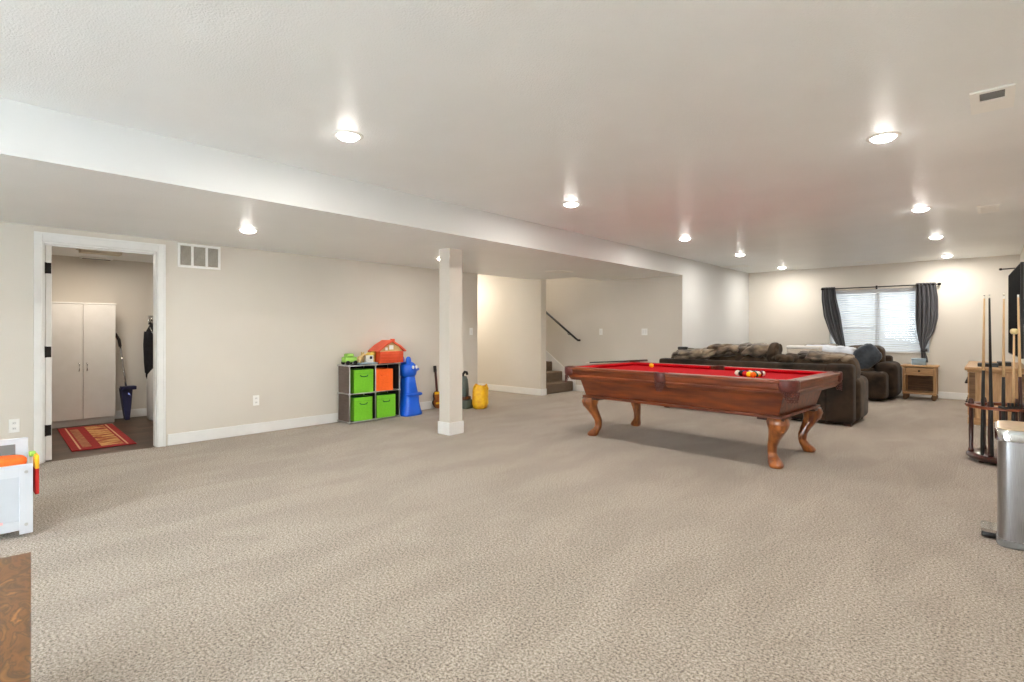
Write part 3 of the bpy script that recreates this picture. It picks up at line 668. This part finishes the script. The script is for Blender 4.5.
o = mesh('white_throw', blob(BM(), (0,0,0), (.34,.18,.10), .7, nz=.35, nf=6, seed=22, nu=48, nv=30), mat('white_cloth', S(226,232,240), .9, c2=S(206,214,226), scale=8, sheen=.2), None, True, (-1.80, 8.9, .90), (0,R(4),0))
tag(o, 'crumpled white throw heaped on the sofa in front of the window', 'blanket')
t = thing('remote_control', 'small black remote control lying on the left sofa pillow', 'remote control', (-3.60, 8.0, .93), R(10))
mesh('body', box(-.075, .075, -.03, .03, -.012, .03, bev=.008), 'black', t); mesh('keypad', box(-.06, .05, -.02, .02, .0295, .032), 'vent_dark', t)
# left section along the wall
t = thing('sofa', 'brown velvet sofa section along the pale left wall behind the front sofa', 'sofa', (-3.40, 10.0, 0))
mesh('base', box(-.42, .48, -1.18, 1.9, .04, .30, bev=.03, seg=3), 'velvet_dark', t, 50)
mesh('back_panel', box(-.52, -.28, -1.18, 1.9, .03, .78, bev=.04, seg=4), 'velvet_dark', t, 50)
for i in range(4):
    cushion('seat_cushion', (.36,.37,.11), 'velvet', t, (.10, -.78+i*.75, .38), e=.35, seed=i+20)
    cushion('back_cushion', (.17,.36,.24), 'velvet_pillow', t, (-.14, -.78+i*.75, .70), (0,R(-10),0), nz=.1, seed=i+30)
# far section below the window
t = thing('sofa', 'dark grey-brown sofa section below the window with a rounded right arm', 'sofa', (-1.99, 11.45, 0))
mesh('base', box(-.90, .66, -.48, .45, .04, .28, bev=.03, seg=3), 'velvet_dark', t, 50)
mesh('footrest', box(-.2, .68, -.62, -.05, .03, .50, bev=.08, seg=5), 'velvet_dark', t, True)
mesh('back_panel', box(-.90, .66, .24, .48, .03, .76, bev=.05, seg=4), 'velvet_dark', t, 50)
mesh('arm', box(.46, .80, -.28, .46, .03, .66, bev=.12, seg=6), 'velvet_dark', t, True)
cushion('seat_cushion', (.36,.38,.11), 'velvet', t, (-.5, -.1, .38), e=.35, seed=41)
cushion('seat_cushion', (.32,.38,.11), 'velvet', t, (.14, .02, .44), e=.35, seed=42)
cushion('back_cushion', (.36,.18,.25), 'velvet_pillow', t, (-.42, .10, .70), (R(10),0,0), nz=.07, seed=43)
cushion('back_cushion', (.31,.17,.24), 'velvet', t, (.27, .16, .70), (R(10),0,0), nz=.05, seed=44)
pillow('slate blue pillow leaning at an angle on the window sofa', (-1.66, 11.15, .74), (.25,.08,.20), (R(18),R(-38),R(8)), 'blue_pillow', 51, nz=.04, cr=.05)

# ------------------------------------------------------------------ end table
t = thing('end_table', 'pale pine end table with one drawer and an open shelf, below the right curtain', 'end table', (-.93, 11.83, 0))
hw, hd = .235, .20
mesh('table_top', box(-hw-.025, hw+.025, -hd-.025, hd, .575, .605, bev=.008), 'pine', t)
for x in (-hw+.02, hw-.02):
    for y in (-hd+.02, hd-.02): mesh('post', box(x-.022, x+.022, y-.022, y+.022, .09, .575, bev=.004), 'pine_v', t)
for x in (-1, 1): mesh('side_panel', box(x*(hw-.012)-.006, x*(hw-.012)+.006, -hd+.04, hd-.04, .12, .575), 'pine_v', t)
mesh('back_panel', box(-hw+.04, hw-.04, hd-.02, hd-.008, .12, .575), 'pine_in', t)
d = mesh('drawer', box(-hw+.045, hw-.045, -hd-.003, hd-.05, .455, .56, bev=.004), 'pine', t)
mesh('knob', blob(BM(), (0,-hd-.02,.508), (.016,.018,.016), 1, nu=14, nv=10), 'black_metal', d, True)
mesh('cross_rail', box(-hw+.042, hw-.042, -hd, -hd+.03, .43, .452), 'pine', t)
mesh('shelf', box(-hw, hw, -hd-.008, hd-.02, .10, .135, bev=.004), 'pine', t)
for x in (-hw+.035, hw-.035):
    for y in (-hd+.035, hd-.035): mesh('foot', lathe(BM(), [(.001,0),(.022,0),(.036,.025),(.038,.05),(.028,.085),(.02,.10)], (x,y,0), 18), 'pine_in', t, True)
t = thing('blue_box', 'small blue-grey plastic box on the pine end table', 'box', (-.95, 11.80, .605), R(6))
mesh('box_body', box(-.10, .10, -.075, .075, 0, .10, bev=.012, seg=3), 'bluegrey', t, 50); mesh('lid', box(-.106, .106, -.08, .08, .09, .115, bev=.008), 'bluegrey', t, 50)

# ------------------------------------------------------------------ dresser + TV
t = thing('dresser', 'long pale pine dresser under the wall television', 'dresser', (.07, 9.95, 0))
y0, y1, xf, xb = -.85, .85, -.28, .27
mesh('dresser_top', box(xf-.045, xb, y0-.04, y1+.04, .70, .745, bev=.01, seg=3), 'pine', t)
mesh('moulding', box(xf-.02, xb, y0-.018, y1+.018, .675, .70, bev=.01), 'pine', t)
mesh('carcass', box(xf, xb, y0, y1, .07, .675, bev=.003), 'pine_v', t)
mesh('end_stile', bx(box(xf, xf+.06, y0-.008, y0, .07, .675, bev=.002), xb-.06, xb, y0-.008, y0, .07, .675, bev=.002), 'pine_in', t)
mesh('plinth', box(xf-.015, xb, y0-.012, y1+.012, 0, .09, bev=.006), 'pine', t)
for j in range(3):
    for i in range(2):
        z0 = .11+i*.285; d = mesh('drawer', box(xf-.016, xf+.004, y0+.04+j*.545, y0+.04+j*.545+.525, z0, z0+.27, bev=.005), 'pine', t)
        for yy in (.12, .405): mesh('knob', blob(BM(), (xf-.032, y0+.04+j*.545+yy, z0+.135), (.018,.016,.016), 1, nu=12, nv=8), 'black_metal', d, True)
def darkbox(label, loc, s, rz=0):
    t = thing('media_box', label, 'electronic box', loc, rz)
    mesh('case', box(-s[0], s[0], -s[1], s[1], 0, s[2], bev=.006), 'black', t); mesh('front_strip', box(-s[0]-.001, -s[0]+.001, -s[1]*.8, s[1]*.8, s[2]*.3, s[2]*.6), 'vent_dark', t)
darkbox('flat black media box on the left corner of the pine dresser', (-.03, 9.35, .745), (.10,.12,.045))
darkbox('narrow black box on the pine dresser behind the white cue', (.13, 9.75, .745), (.07,.16,.05))
t = thing('television', 'large black flat television on the right wall above the dresser', 'television', (.226, 9.2, 1.445), R(2.0))
mesh('casing', box(-.012, .018, -.945, .945, -.545, .545, bev=.005), 'black', t); mesh('screen', box(-.0135, -.011, -.93, .93, -.53, .53), 'screen', t)
mesh('wall_mount', bx(box(.018, .085, -.2, .2, -.15, .15), .016, .04, -.5, .5, -.2, .2, bev=.008), 'black_metal', t)
t = thing('curtain_rod', 'short dark rod with a knob sticking out of the right wall behind the television', 'curtain rod', (RW, 11.5, 2.20))
b = BM(); tube(b, [(0,0,0),(-.235,0,-.008)], .010); mesh('rod', b, 'black_metal', t, True)
mesh('finial', blob(BM(), (-.245,0,-.008), (.022,.02,.02), 1, nu=14, nv=10), 'black_metal', t, True); mesh('wall_plate', box(-.008, 0, -.03, .03, -.04, .04, bev=.003), 'black_metal', t)

# ------------------------------------------------------------------ cue rack with cues
RX, RY = .085, 6.66; RR = .262
t = thing('cue_rack', 'round dark mahogany floor rack holding pool cues', 'cue rack', (RX, RY, 0))
mesh('base', lathe(BM(), [(.001,.02),(RR-.03,.02),(RR-.015,.03),(RR,.045),(RR+.002,.06),(RR-.01,.075),(RR-.02,.08),(.001,.08)], n=48), 'darkwood', t, 40)
for k_ in range(4):
    a_ = k_*math.pi/2+.6; mesh('foot', lathe(BM(), [(.001,0),(.02,0),(.026,.012),(.02,.022)], (.18*math.cos(a_), .18*math.sin(a_), 0), 14), 'darkwood', t, True)
ringb = BM(); n_ = 48
for r0_, r1_ in ((RR-.07, RR+.004),):
    ring_loft(ringb, [[(r1_*math.cos(2*math.pi*i/n_), r1_*math.sin(2*math.pi*i/n_), z) for i in range(n_)] for z in (.505,.53)], cap=False)
    ring_loft(ringb, [[(r0_*math.cos(2*math.pi*i/n_), r0_*math.sin(2*math.pi*i/n_), z) for i in range(n_)] for z in (.505,.53)], cap=False)
    for z in (.505, .53):
        a1 = [ringb.verts.new((r0_*math.cos(2*math.pi*i/n_), r0_*math.sin(2*math.pi*i/n_), z)) for i in range(n_)]; a2 = [ringb.verts.new((r1_*math.cos(2*math.pi*i/n_), r1_*math.sin(2*math.pi*i/n_), z)) for i in range(n_)]
        for i in range(n_): ringb.faces.new((a1[i], a1[(i+1)%n_], a2[(i+1)%n_], a2[i]))
bmesh.ops.remove_doubles(ringb, verts=ringb.verts, dist=1e-5)
mesh('ring_shelf', ringb, 'mahog', t, 40)
for k_ in range(6):
    a_ = R(187+60*k_); mesh('post', lathe(BM(), [(.022,.075),(.022,.10),(.016,.12),(.019,.3),(.016,.49),(.024,.505),(.024,.545),(.017,.575),(.001,.58)], ((RR-.036)*math.cos(a_), (RR-.036)*math.sin(a_), 0), 14), 'darkwood', t, True)
mesh('hub', lathe(BM(), [(.03,.075),(.03,.5),(.001,.505)], n=16), 'darkwood', t, 40)
def cue(label, ang, tilt, L, shaft, butt, rr=RR-.03, split=.5, tipm='ferrule', head=None):
    x, y = RX+rr*math.cos(ang), RY+rr*math.sin(ang)
    t = thing('pool_cue', label, 'pool cue', (x, y, .081), 0, 'pool cues standing in the rack'); t.rotation_euler = tilt
    b = BM(); tube(b, [(0,0,0),(0,0,.02),(0,0,L*split*.9),(0,0,L*split)], [.013,.0155,.0125,.0115], 12); mesh('butt', b, butt, t, True)
    b = BM(); tube(b, [(0,0,L*split),(0,0,L-.03)], [.0115,.0068], 12); mesh('shaft', b, shaft, t, True)
    b = BM(); tube(b, [(0,0,L-.03),(0,0,L-.006)], .0069, 10); f_ = mesh('ferrule', b, tipm, t, True)
    b = BM(); tube(b, [(0,0,L-.006),(0,0,L)], .0064, 10); mesh('tip', b, 'black', t, True)
    if head == 'T':
        b = BM(); tube(b, [(0,-.05,L),(0,-.02,L+.012),(0,.02,L+.012),(0,.05,L)], .007, 8); mesh('bridge_head', b, 'ivory', t, True)
    if head == 'ball':
        mesh('bridge_head', blob(BM(), (0,0,L), (.028,.055,.026), .8, nz=.08, nf=20, nu=20, nv=12), 'ivory_head', t, True)
cue('pool cue with maple shaft and black butt, leftmost in the rack', R(232), (-.008,.009,0), 1.46, 'maple', 'black', split=.53)
cue('all-dark pool cue crossing just right of the leftmost cue in the rack', R(250), (.010,-.011,0), 1.46, 'black', 'black', split=.55)
cue('bridge stick with maple shaft and T-shaped ivory head in the rack', R(269), (.0,.003,0), 1.45, 'maple', 'black', split=.50, head='T')
cue('short light stick with a pale yellow rounded head in the rack', R(285), (-.006,.006,0), 1.13, 'maple', 'black', split=.38, head='ball')
cue('pool cue with light maple shaft and brown butt, rightmost in the rack', R(300), (.014,-.016,0), 1.46, 'maple', 'darkwood', split=.5)

t = thing('bridge_head', 'black plastic forked bridge head clipped on the front of the cue rack ring', 'bridge head', (RX+(RR-.03)*math.cos(R(287)), RY+(RR-.03)*math.sin(R(287))-.03, .532), R(20))
k = box(-.045, .045, -.012, .012, 0, .022, bev=.006)
for x in (-.04, -.014, .014, .04): bx(k, x-.007, x+.007, -.011, .011, .015, .05, bev=.004)
mesh('fork', k, 'black', t, 40); k = BM(); tube(k, [(0,0,.01),(-.06,.01,.0),(-.10,.03,-.004+.012)], .012, 10); mesh('socket', k, 'black', t, True)

# ------------------------------------------------------------------ step bin
t = thing('pedal_bin', 'brushed steel pedal bin standing by the right wall', 'trash can', (.180, 4.262, 0))
def rr_ring(hx, hy, z, e=.28, n=96):
    return [(hx*spow(math.cos(2*math.pi*i/n), e), hy*spow(math.sin(2*math.pi*i/n), e), z) for i in range(n)]
mesh('base', ring_loft(BM(), [rr_ring(.152,.192,0), rr_ring(.158,.198,.006), rr_ring(.158,.198,.04), rr_ring(.15,.19,.042)]), 'vent_dark', t, 40)
mesh('body', ring_loft(BM(), [rr_ring(.152,.192,.035), rr_ring(.152,.192,.60)]), 'steel', t, 40)
mesh('lid_band', ring_loft(BM(), [rr_ring(.155,.195,.595), rr_ring(.166,.206,.60), rr_ring(.166,.206,.655), rr_ring(.162,.202,.662), rr_ring(.155,.195,.664)]), 'chrome', t, 40)
mesh('lid', ring_loft(BM(), [rr_ring(.153,.193,.662), rr_ring(.153,.193,.667), rr_ring(.14,.18,.670)]), 'steel_tan_reflection', t, 40)
mesh('pedal', prism(BM(), [(-.150,-.085),(-.205,-.085),(-.224,-.07),(-.226,.07),(-.208,.085),(-.150,.085)], 'z', .040, .056), 'chrome', t, 40)
mesh('pedal_bracket', box(-.222, -.15, -.075, .075, .006, .036, bev=.006), 'black', t, 40)

# ------------------------------------------------------------------ cube shelf, bins, toys
SX0, SX1, SY0, SY1 = -6.455, -6.155, 3.675, 4.475
t = thing('cube_shelf', 'two by two cube shelf of grey tubes and brown fabric panels holding bright bins', 'shelf', (SX0, SY0, 0))
dpt, wd_, hh = SX1-SX0, SY1-SY0, .765
ys = (.012, wd_/2, wd_-.012); zs = (.02, .388, .755)
f = BM()
for y in ys:
    for x in (.012, dpt-.012): tube(f, [(x,y,0),(x,y,hh)], .008, 8)
for z in zs:
    for x in (.012, dpt-.012): tube(f, [(x,ys[0],z),(x,ys[2],z)], .0075, 8)
    for y in ys: tube(f, [(.012,y,z),(dpt-.012,y,z)], .0075, 8)
mesh('tube_frame', f, 'grey_rod', t, True)
for y in ys:
    for z in zs:
        for x in (.012, dpt-.012): mesh('tube_joint', box(x-.012, x+.014, y-.014, y+.014, z-.014, z+.014, bev=.005), 'grey_rod', t, True)
for z in (0, 1):
    z0, z1 = zs[z]+.008, zs[z+1]-.008
    mesh('side_panel', box(.02, dpt-.02, ys[0]-.005, ys[0]+.002, z0, z1), 'espresso', t)
    mesh('side_panel', box(.02, dpt-.02, ys[2]-.002, ys[2]+.005, z0, z1), 'blackfab', t)
    mesh('divider', box(.02, dpt-.016, ys[1]-.004, ys[1]+.004, z0, z1), 'blackfab', t)
for z in zs: mesh('shelf_panel', box(.015, dpt-.015, ys[0]+.008, ys[2]-.008, z-.002, z+.004), 'blackfab', t)
mesh('back_panel', box(.004, .010, ys[0], ys[2], .02, .75), 'blackfab', t)
def bin_(label, y0, y1, z, m, lining, rz=0, h=.305, out=.0):
    ww = y1-y0; d_ = .26
    t = thing('fabric_bin', label, 'storage bin', (SX1-d_/2-.012+out, (y0+y1)/2, z), rz, 'fabric bins in the cube shelf')
    th = .006; k = box(-d_/2, d_/2, -ww/2, ww/2, 0, th); 
    bx(k, -d_/2, d_/2, -ww/2, -ww/2+th, th, h); bx(k, -d_/2, d_/2, ww/2-th, ww/2, th, h); bx(k, -d_/2, -d_/2+th, -ww/2+th, ww/2-th, th, h); bx(k, d_/2-th, d_/2, -ww/2+th, ww/2-th, th, h)
    b_ = mesh('bin_body', k, m, t)
    k = box(-d_/2+th, d_/2-th, -ww/2+th, -ww/2+th+.002, th, h-.004); bx(k, -d_/2+th, d_/2-th, ww/2-th-.002, ww/2-th, th, h-.004); bx(k, -d_/2+th, -d_/2+th+.002, -ww/2+th, ww/2-th, th, h-.004)
    mesh('lining', k, lining, t)
    k = BM(); tube(k, [(d_/2, -.055, h*.76), (d_/2+.012, -.04, h*.71), (d_/2+.014, 0, h*.695), (d_/2+.012, .04, h*.71), (d_/2, .055, h*.76)], .006, 8); mesh('handle', k, lining, t, True)
    for q in (.085, .30): pass
    mesh('seam', box(d_/2-.001, d_/2+.0015, -ww/2+.012, ww/2-.012, h*.835, h*.84), lining, t)
bin_('green fabric bin in the upper left cube', 3.765, 4.045, .394, 'green_fabric', 'green_fabric_in', R(-3))
bin_('orange fabric bin in the upper right cube', 4.095, 4.36, .394, 'orange_fabric', 'orange_fabric', R(-5), .295)
bin_('green fabric bin in the lower left cube', 3.765, 4.03, .028, 'green_fabric', 'green_fabric_in', R(-3))
bin_('green fabric bin in the lower right cube', 4.11, 4.40, .028, 'green_fabric', 'green_fabric_in', R(-3))
ST = .768
t = thing('toy_truck', 'light green toy truck on the left end of the cube shelf', 'toy', (-6.30, 3.76, ST), R(90))
mesh('body', bx(box(-.085, .085, -.055, .055, .03, .10, bev=.012), -.06, .05, -.045, .045, .095, .145, bev=.018), 'green_toy', t, 50)
for x in (-.055, .055):
    for y in (-.058, .058):
        k = BM(); tube(k, [(x, y-.01, .026), (x, y+.01, .026)], .026, 16); mesh('wheel', k, 'black', t, 40)
mesh('window', box(-.03, .02, .044, .047, .105, .132), 'white_plastic', t)
t = thing('toy_blocks_tray', 'flat blue-grey toy tray between the green truck and the toy house', 'toy', (-6.27, 3.98, ST), 0)
mesh('tray', box(-.09, .11, -.13, .13, 0, .02, bev=.006), 'bluegrey', t)
t = thing('toy_figure', 'small tan toy animal on the tray beside the green truck', 'toy', (-6.27, 3.91, ST+.02), R(20))
b = blob(BM(), (0,0,.055), (.035,.05,.035), .9); blob(b, (0,.05,.10), (.025,.028,.028), .9, nu=16, nv=10)
for x in (-.02, .02):
    for y in (-.03, .03): tube(b, [(x,y,0),(x,y,.05)], .012, 8)
mesh('body', b, 'tan_toy', t, True)
mesh('ears', blob(blob(BM(), (-.018,.045,.128), (.008,.008,.014), 1, nu=10, nv=8), (.018,.045,.128), (.008,.008,.014), 1, nu=10, nv=8), 'tan_toy', t, True)
t = thing('toy_camper', 'small white toy house with a dark window on the cube shelf', 'toy', (-6.24, 4.03, ST+.02), 0)
mesh('walls', box(-.035, .035, -.04, .04, 0, .10, bev=.004), 'white_plastic', t); mesh('window', box(.0345, .037, -.018, .018, .045, .08), 'navy', t)
mesh('roof', prism(BM(), [(-.048,.098),(.048,.098),(0,.135)], 'x', -.042, .042), 'yellow2', t)
t = thing('yellow_cup', 'pale yellow toy bucket next to the red barn', 'toy', (-6.30, 4.105, ST+.0), 0)
mesh('bucket', lathe(BM(), [(.001,0),(.04,0),(.052,.15),(.048,.15),(.037,.006),(.001,.006)]), 'yellow2', t, 50)
k = BM(); tube(k, [(0,-.052,.14),(.045,-.03,.16),(.06,0,.165),(.045,.03,.16),(0,.052,.14)], .004, 6); mesh('handle', k, 'yellow2', t, True)
t = thing('toy_barn', 'orange-red toy barn with a salmon gabled roof on the right of the cube shelf', 'toy', (-6.29, 4.345, ST+.0), R(0))
mesh('base', box(-.11, .12, -.195, .195, 0, .16, bev=.008), 'redtoy', t, 40)
mesh('planks', bx(bx(box(.1195, .1225, -.185, .185, .045, .05), .1195, .1225, -.185, .185, .09, .095), .1195, .1225, -.185, .185, .13, .135), 'roof', t)
rf = BM()
for s_ in (-1, 1):
    prism(rf, [(0,.315),(s_*.13,.245),(s_*.235,.165),(s_*.225,.152),(s_*.12,.228),(0,.295)], 'x', -.125, .135)
mesh('roof', rf, 'roof', t, 30)
mesh('gable', prism(BM(), [(-.19,.16),(.19,.16),(.115,.228),(0,.295),(-.115,.228)], 'x', -.1, .10), 'tan_toy', t)
mesh('window', bx(box(.0995, .104, -.035, .035, .185, .245, bev=.004), .0995, .104, -.10, -.06, .175, .215, bev=.004), 'white_plastic', t)
k = BM(); bx(k, .10, .115, .04, .09, .19, .27, bev=.005); mesh('chimney', bx(BM(), -.03, .02, .07, .12, .24, .33, bev=.006), 'redtoy', t)

# blue animal shaped toy
t = thing('animal_toy', 'blue plastic bear-headed kids ride toy standing on end beside the cube shelf', 'toy', (-6.25, 4.70, 0), R(6))
def bl_(c, s, e=.8): return blob(BM(), c, s, e, nu=32, nv=20)
mesh('head', bl_((0, -.03, .645), (.12,.125,.125), .85), 'blue', t, True)
for c in ((-.05,-.10,.79), (.07,-.085,.785)): mesh('ear', bl_(c, (.03,.045,.06), .9), 'blue', t, True)
mesh('snout', ring_loft(BM(), [[(w_*math.cos(2*math.pi*i/18), y, z+w_*.8*math.sin(2*math.pi*i/18)) for i in range(18)] for y, z, w_ in ((.04,.64,.075),(.10,.635,.05),(.14,.64,.028),(.175,.648,.022),(.19,.65,.008))]), 'blue', t, True)
bd = BM(); rings = []
for z, y0_, y1_, hx in ((0,-.19,.165,.15),(.03,-.19,.17,.15),(.08,-.165,.15,.135),(.18,-.13,.125,.12),(.26,-.125,.13,.11),(.36,-.125,.10,.10),(.46,-.125,.075,.095),(.58,-.11,.05,.09)):
    cy, hy = (y0_+y1_)/2, (y1_-y0_)/2
    rings.append([(hx*spow(math.cos(2*math.pi*i/28), .6), cy+hy*spow(math.sin(2*math.pi*i/28), .6), z) for i in range(28)])
mesh('body', ring_loft(bd, rings), 'blue', t, True)
mesh('seat', bl_((0, .03, .295), (.13,.155,.028), .6), 'blue', t, True)
mesh('eye', bl_((.105, .035, .69), (.016,.022,.026), 1), 'white_plastic', t, True)
mesh('eye', bl_((.113, -.035, .69), (.016,.022,.026), 1), 'white_plastic', t, True)

# toy guitar behind the column
t = thing('toy_guitar', 'small sunburst toy guitar leaning on the left wall beside the white column', 'guitar', (-6.36, 5.31, 0)); t.rotation_euler = (0, R(-7), 0)
def gshape(w, n=40):
    pts = []
    for i in range(n):
        th = 2*math.pi*i/n; z = math.sin(th)
        hw_ = w*(1-.22*math.exp(-((z-.15)/.28)**2))*(1 if z < 0 else .82)
        pts.append((hw_*math.cos(th), .145+.135*z))
    return pts
mesh('body', prism(BM(), gshape(.095), 'x', 0, .035), 'darkwood', t, 40)
mesh('top', prism(BM(), gshape(.087), 'x', .0345, .037), 'mahog_leg', t)
mesh('pad', box(.036, .044, -.05, .05, .075, .105, bev=.004), 'yellow', t); mesh('pad', box(.036, .044, -.06, .03, .225, .265, bev=.004), 'yellow', t)
mesh('neck', box(.02, .042, -.016, .016, .25, .58, bev=.004), 'darkwood', t); mesh('headstock', box(.012, .036, -.024, .024, .57, .67, bev=.006), 'black', t)
k = BM()
for z in (.59, .62, .65):
    for y in (-.032, .032): bx(k, .018, .03, y-.008, y+.008, z-.006, z+.006, bev=.002)
mesh('tuners', k, 'chrome', t)
# grey green toy vacuum
t = thing('toy_vacuum', 'grey-green upright toy vacuum with a dark red band, half hidden by the white column', 'toy', (-6.14, 5.65, 0), R(8))
mesh('base', box(-.13, .14, -.09, .095, 0, .14, bev=.03, seg=4), 'greygreen', t, 50)
mesh('band', box(-.08, .10, -.075, .08, .13, .19, bev=.012), 'darkwood', t, 50)
mesh('tower', ring_loft(BM(), [rr_ring(.08,.075,.18,.7), rr_ring(.085,.08,.3,.7), rr_ring(.07,.065,.45,.7), rr_ring(.05,.05,.50,.7)]), 'greygreen', t, True)
k = BM(); tube(k, [(0,0,.46),(0,.0,.53),(0,.04,.565),(.0,.09,.555),(0,.105,.52)], .02, 12); mesh('handle', k, 'black', t, True)
t = thing('white_bottle', 'white and green toy spray bottle between the toy vacuum and the yellow bag', 'toy', (-6.34, 5.83, 0))
mesh('bottle', lathe(BM(), [(.001,0),(.06,0),(.062,.22),(.05,.30),(.02,.34),(.02,.37),(.001,.37)]), 'white_plastic', t, 50)
mesh('cap', bx(lathe(BM(), [(.022,.36),(.024,.40),(.001,.405)]), -.012, .05, -.012, .012, .39, .42, bev=.004), 'green_toy', t, 50); mesh('label_band', lathe(BM(), [(.0615,.10),(.063,.105),(.063,.19),(.0615,.195)]), 'green_toy', t, True)
# yellow bag
t = thing('yellow_bag', 'crumpled bright yellow plastic bag on the carpet right of the white column', 'bag', (-5.93, 5.82, 0), R(35))
bm = BM(); rings = []
for j, (z, hx, hy) in enumerate(((.0,.08,.10),(.012,.10,.125),(.08,.12,.145),(.18,.12,.145),(.28,.11,.135),(.345,.105,.135),(.36,.10,.13),(.35,.095,.12),(.30,.09,.115))):
    ring = []
    for i in range(56):
        th = 2*math.pi*i/56; q = 1+.10*noise.noise(Vector((math.cos(th)*2, math.sin(th)*2, z*9)))+.05*noise.noise(Vector((math.cos(th)*6, math.sin(th)*6, z*22)))
        zz = z*(1+.05*math.sin(3*th)) if z > .3 else z
        ring.append((hx*q*spow(math.cos(th), .7), hy*q*spow(math.sin(th), .7), zz))
    rings.append(ring)
mesh('bag_body', ring_loft(bm, rings), 'yellow', t, True)
k = BM(); tube(k, [(.10,-.05,.35),(.125,-.02,.31),(.125,.03,.30),(.10,.06,.35)], .007, 8); mesh('strap', k, 'yellow', t, True)

# ------------------------------------------------------------------ toy bench at the left edge
BX = -4.235
t = thing('toy_bench', 'white wooden toy bench box with a raised back at the left edge of the room', 'toy box', (BX, .43, 0), R(-2))
b = box(-.018, 0, -.62, -.565, .02, .43, bev=.002); bx(b, -.018, 0, -.06, .0, .02, .43, bev=.002); bx(b, -.018, 0, -.565, -.06, .36, .43, bev=.001); bx(b, -.018, 0, -.565, -.06, .045, .10, bev=.001)
mesh('front_frame', b, 'bench', t); mesh('front_panel', box(-.014, -.008, -.57, -.055, .09, .37), 'bench_panel', t)
for z in (.075, .385): 
    k = BM(); tube(k, [(-.001,-.03,z),(.003,-.03,z)], .009, 12); mesh('screw_cap', k, 'grey_rod', t, 40)
b = box(-.37, -.352, -.62, 0, .02, .535, bev=.002); mesh('back_panel', b, 'bench', t)
mesh('side_panel', box(-.352, -.018, -.015, 0, .05, .36, bev=.002), 'bench', t); mesh('side_panel', box(-.352, -.018, -.62, -.605, .05, .36, bev=.002), 'bench', t)
mesh('bottom_board', box(-.352, -.018, -.605, -.015, .06, .075), 'bench_panel', t)
mesh('recess_shade', box(-.3515, -.348, -.55, -.06, .42, .50), 'vent_dark', t)  # dark sheet painted as the shade of a recessed back
mesh('pink_scribble', bx(box(.0002, .001, -.30, -.13, .095, .11), .0002, .001, -.26, -.16, .07, .09), 'pinkmark', t)
t = thing('orange_cloth', 'orange folded cloth lying on top of the white toy bench', 'cloth', (BX-.13, .14, .0))
mesh('fold', blob(BM(), (0,0,.432), (.085,.27,.035), .35, nz=.05, nf=8, seed=5, nu=48), 'orange_fabric', t, True)
mesh('storage_tray', box(-.20, .095, -.30, .262, .36, .40, bev=.005), 'bench_panel', t)
t = thing('red_toy_bag', 'red and yellow felt banner hanging off the end of the white toy bench', 'cloth', (BX-.13, .447, .02))
mesh('red_panel', box(-.05, .045, .0, .02, .20, .36, bev=.006), 'red', t); mesh('yellow_panel', box(-.05, .045, .0, .021, .355, .44, bev=.006), 'yellow', t); mesh('green_cord', box(-.05, -.01, -.02, .012, .425, .455, bev=.006), 'green_toy', t)

# ------------------------------------------------------------------ rustic coffee table
t = thing('coffee_table', 'dark rustic wood coffee table cut off by the lower left corner', 'table', (-2.487, .248, 0), R(-5.7))
mesh('table_top', box(0, 1.15, -.62, 0, .40, .45, bev=.003), 'rustic', t)
mesh('apron', bx(bx(box(.07, 1.08, -.09, -.07, .33, .40), .07, 1.08, -.55, -.53, .33, .40), .07, .09, -.53, -.09, .33, .40), 'rustic', t)
for x in (.05, 1.03):
    for y in (-.57, -.12): mesh('leg', box(x, x+.07, y, y+.07, 0, .40, bev=.004), 'rustic', t)
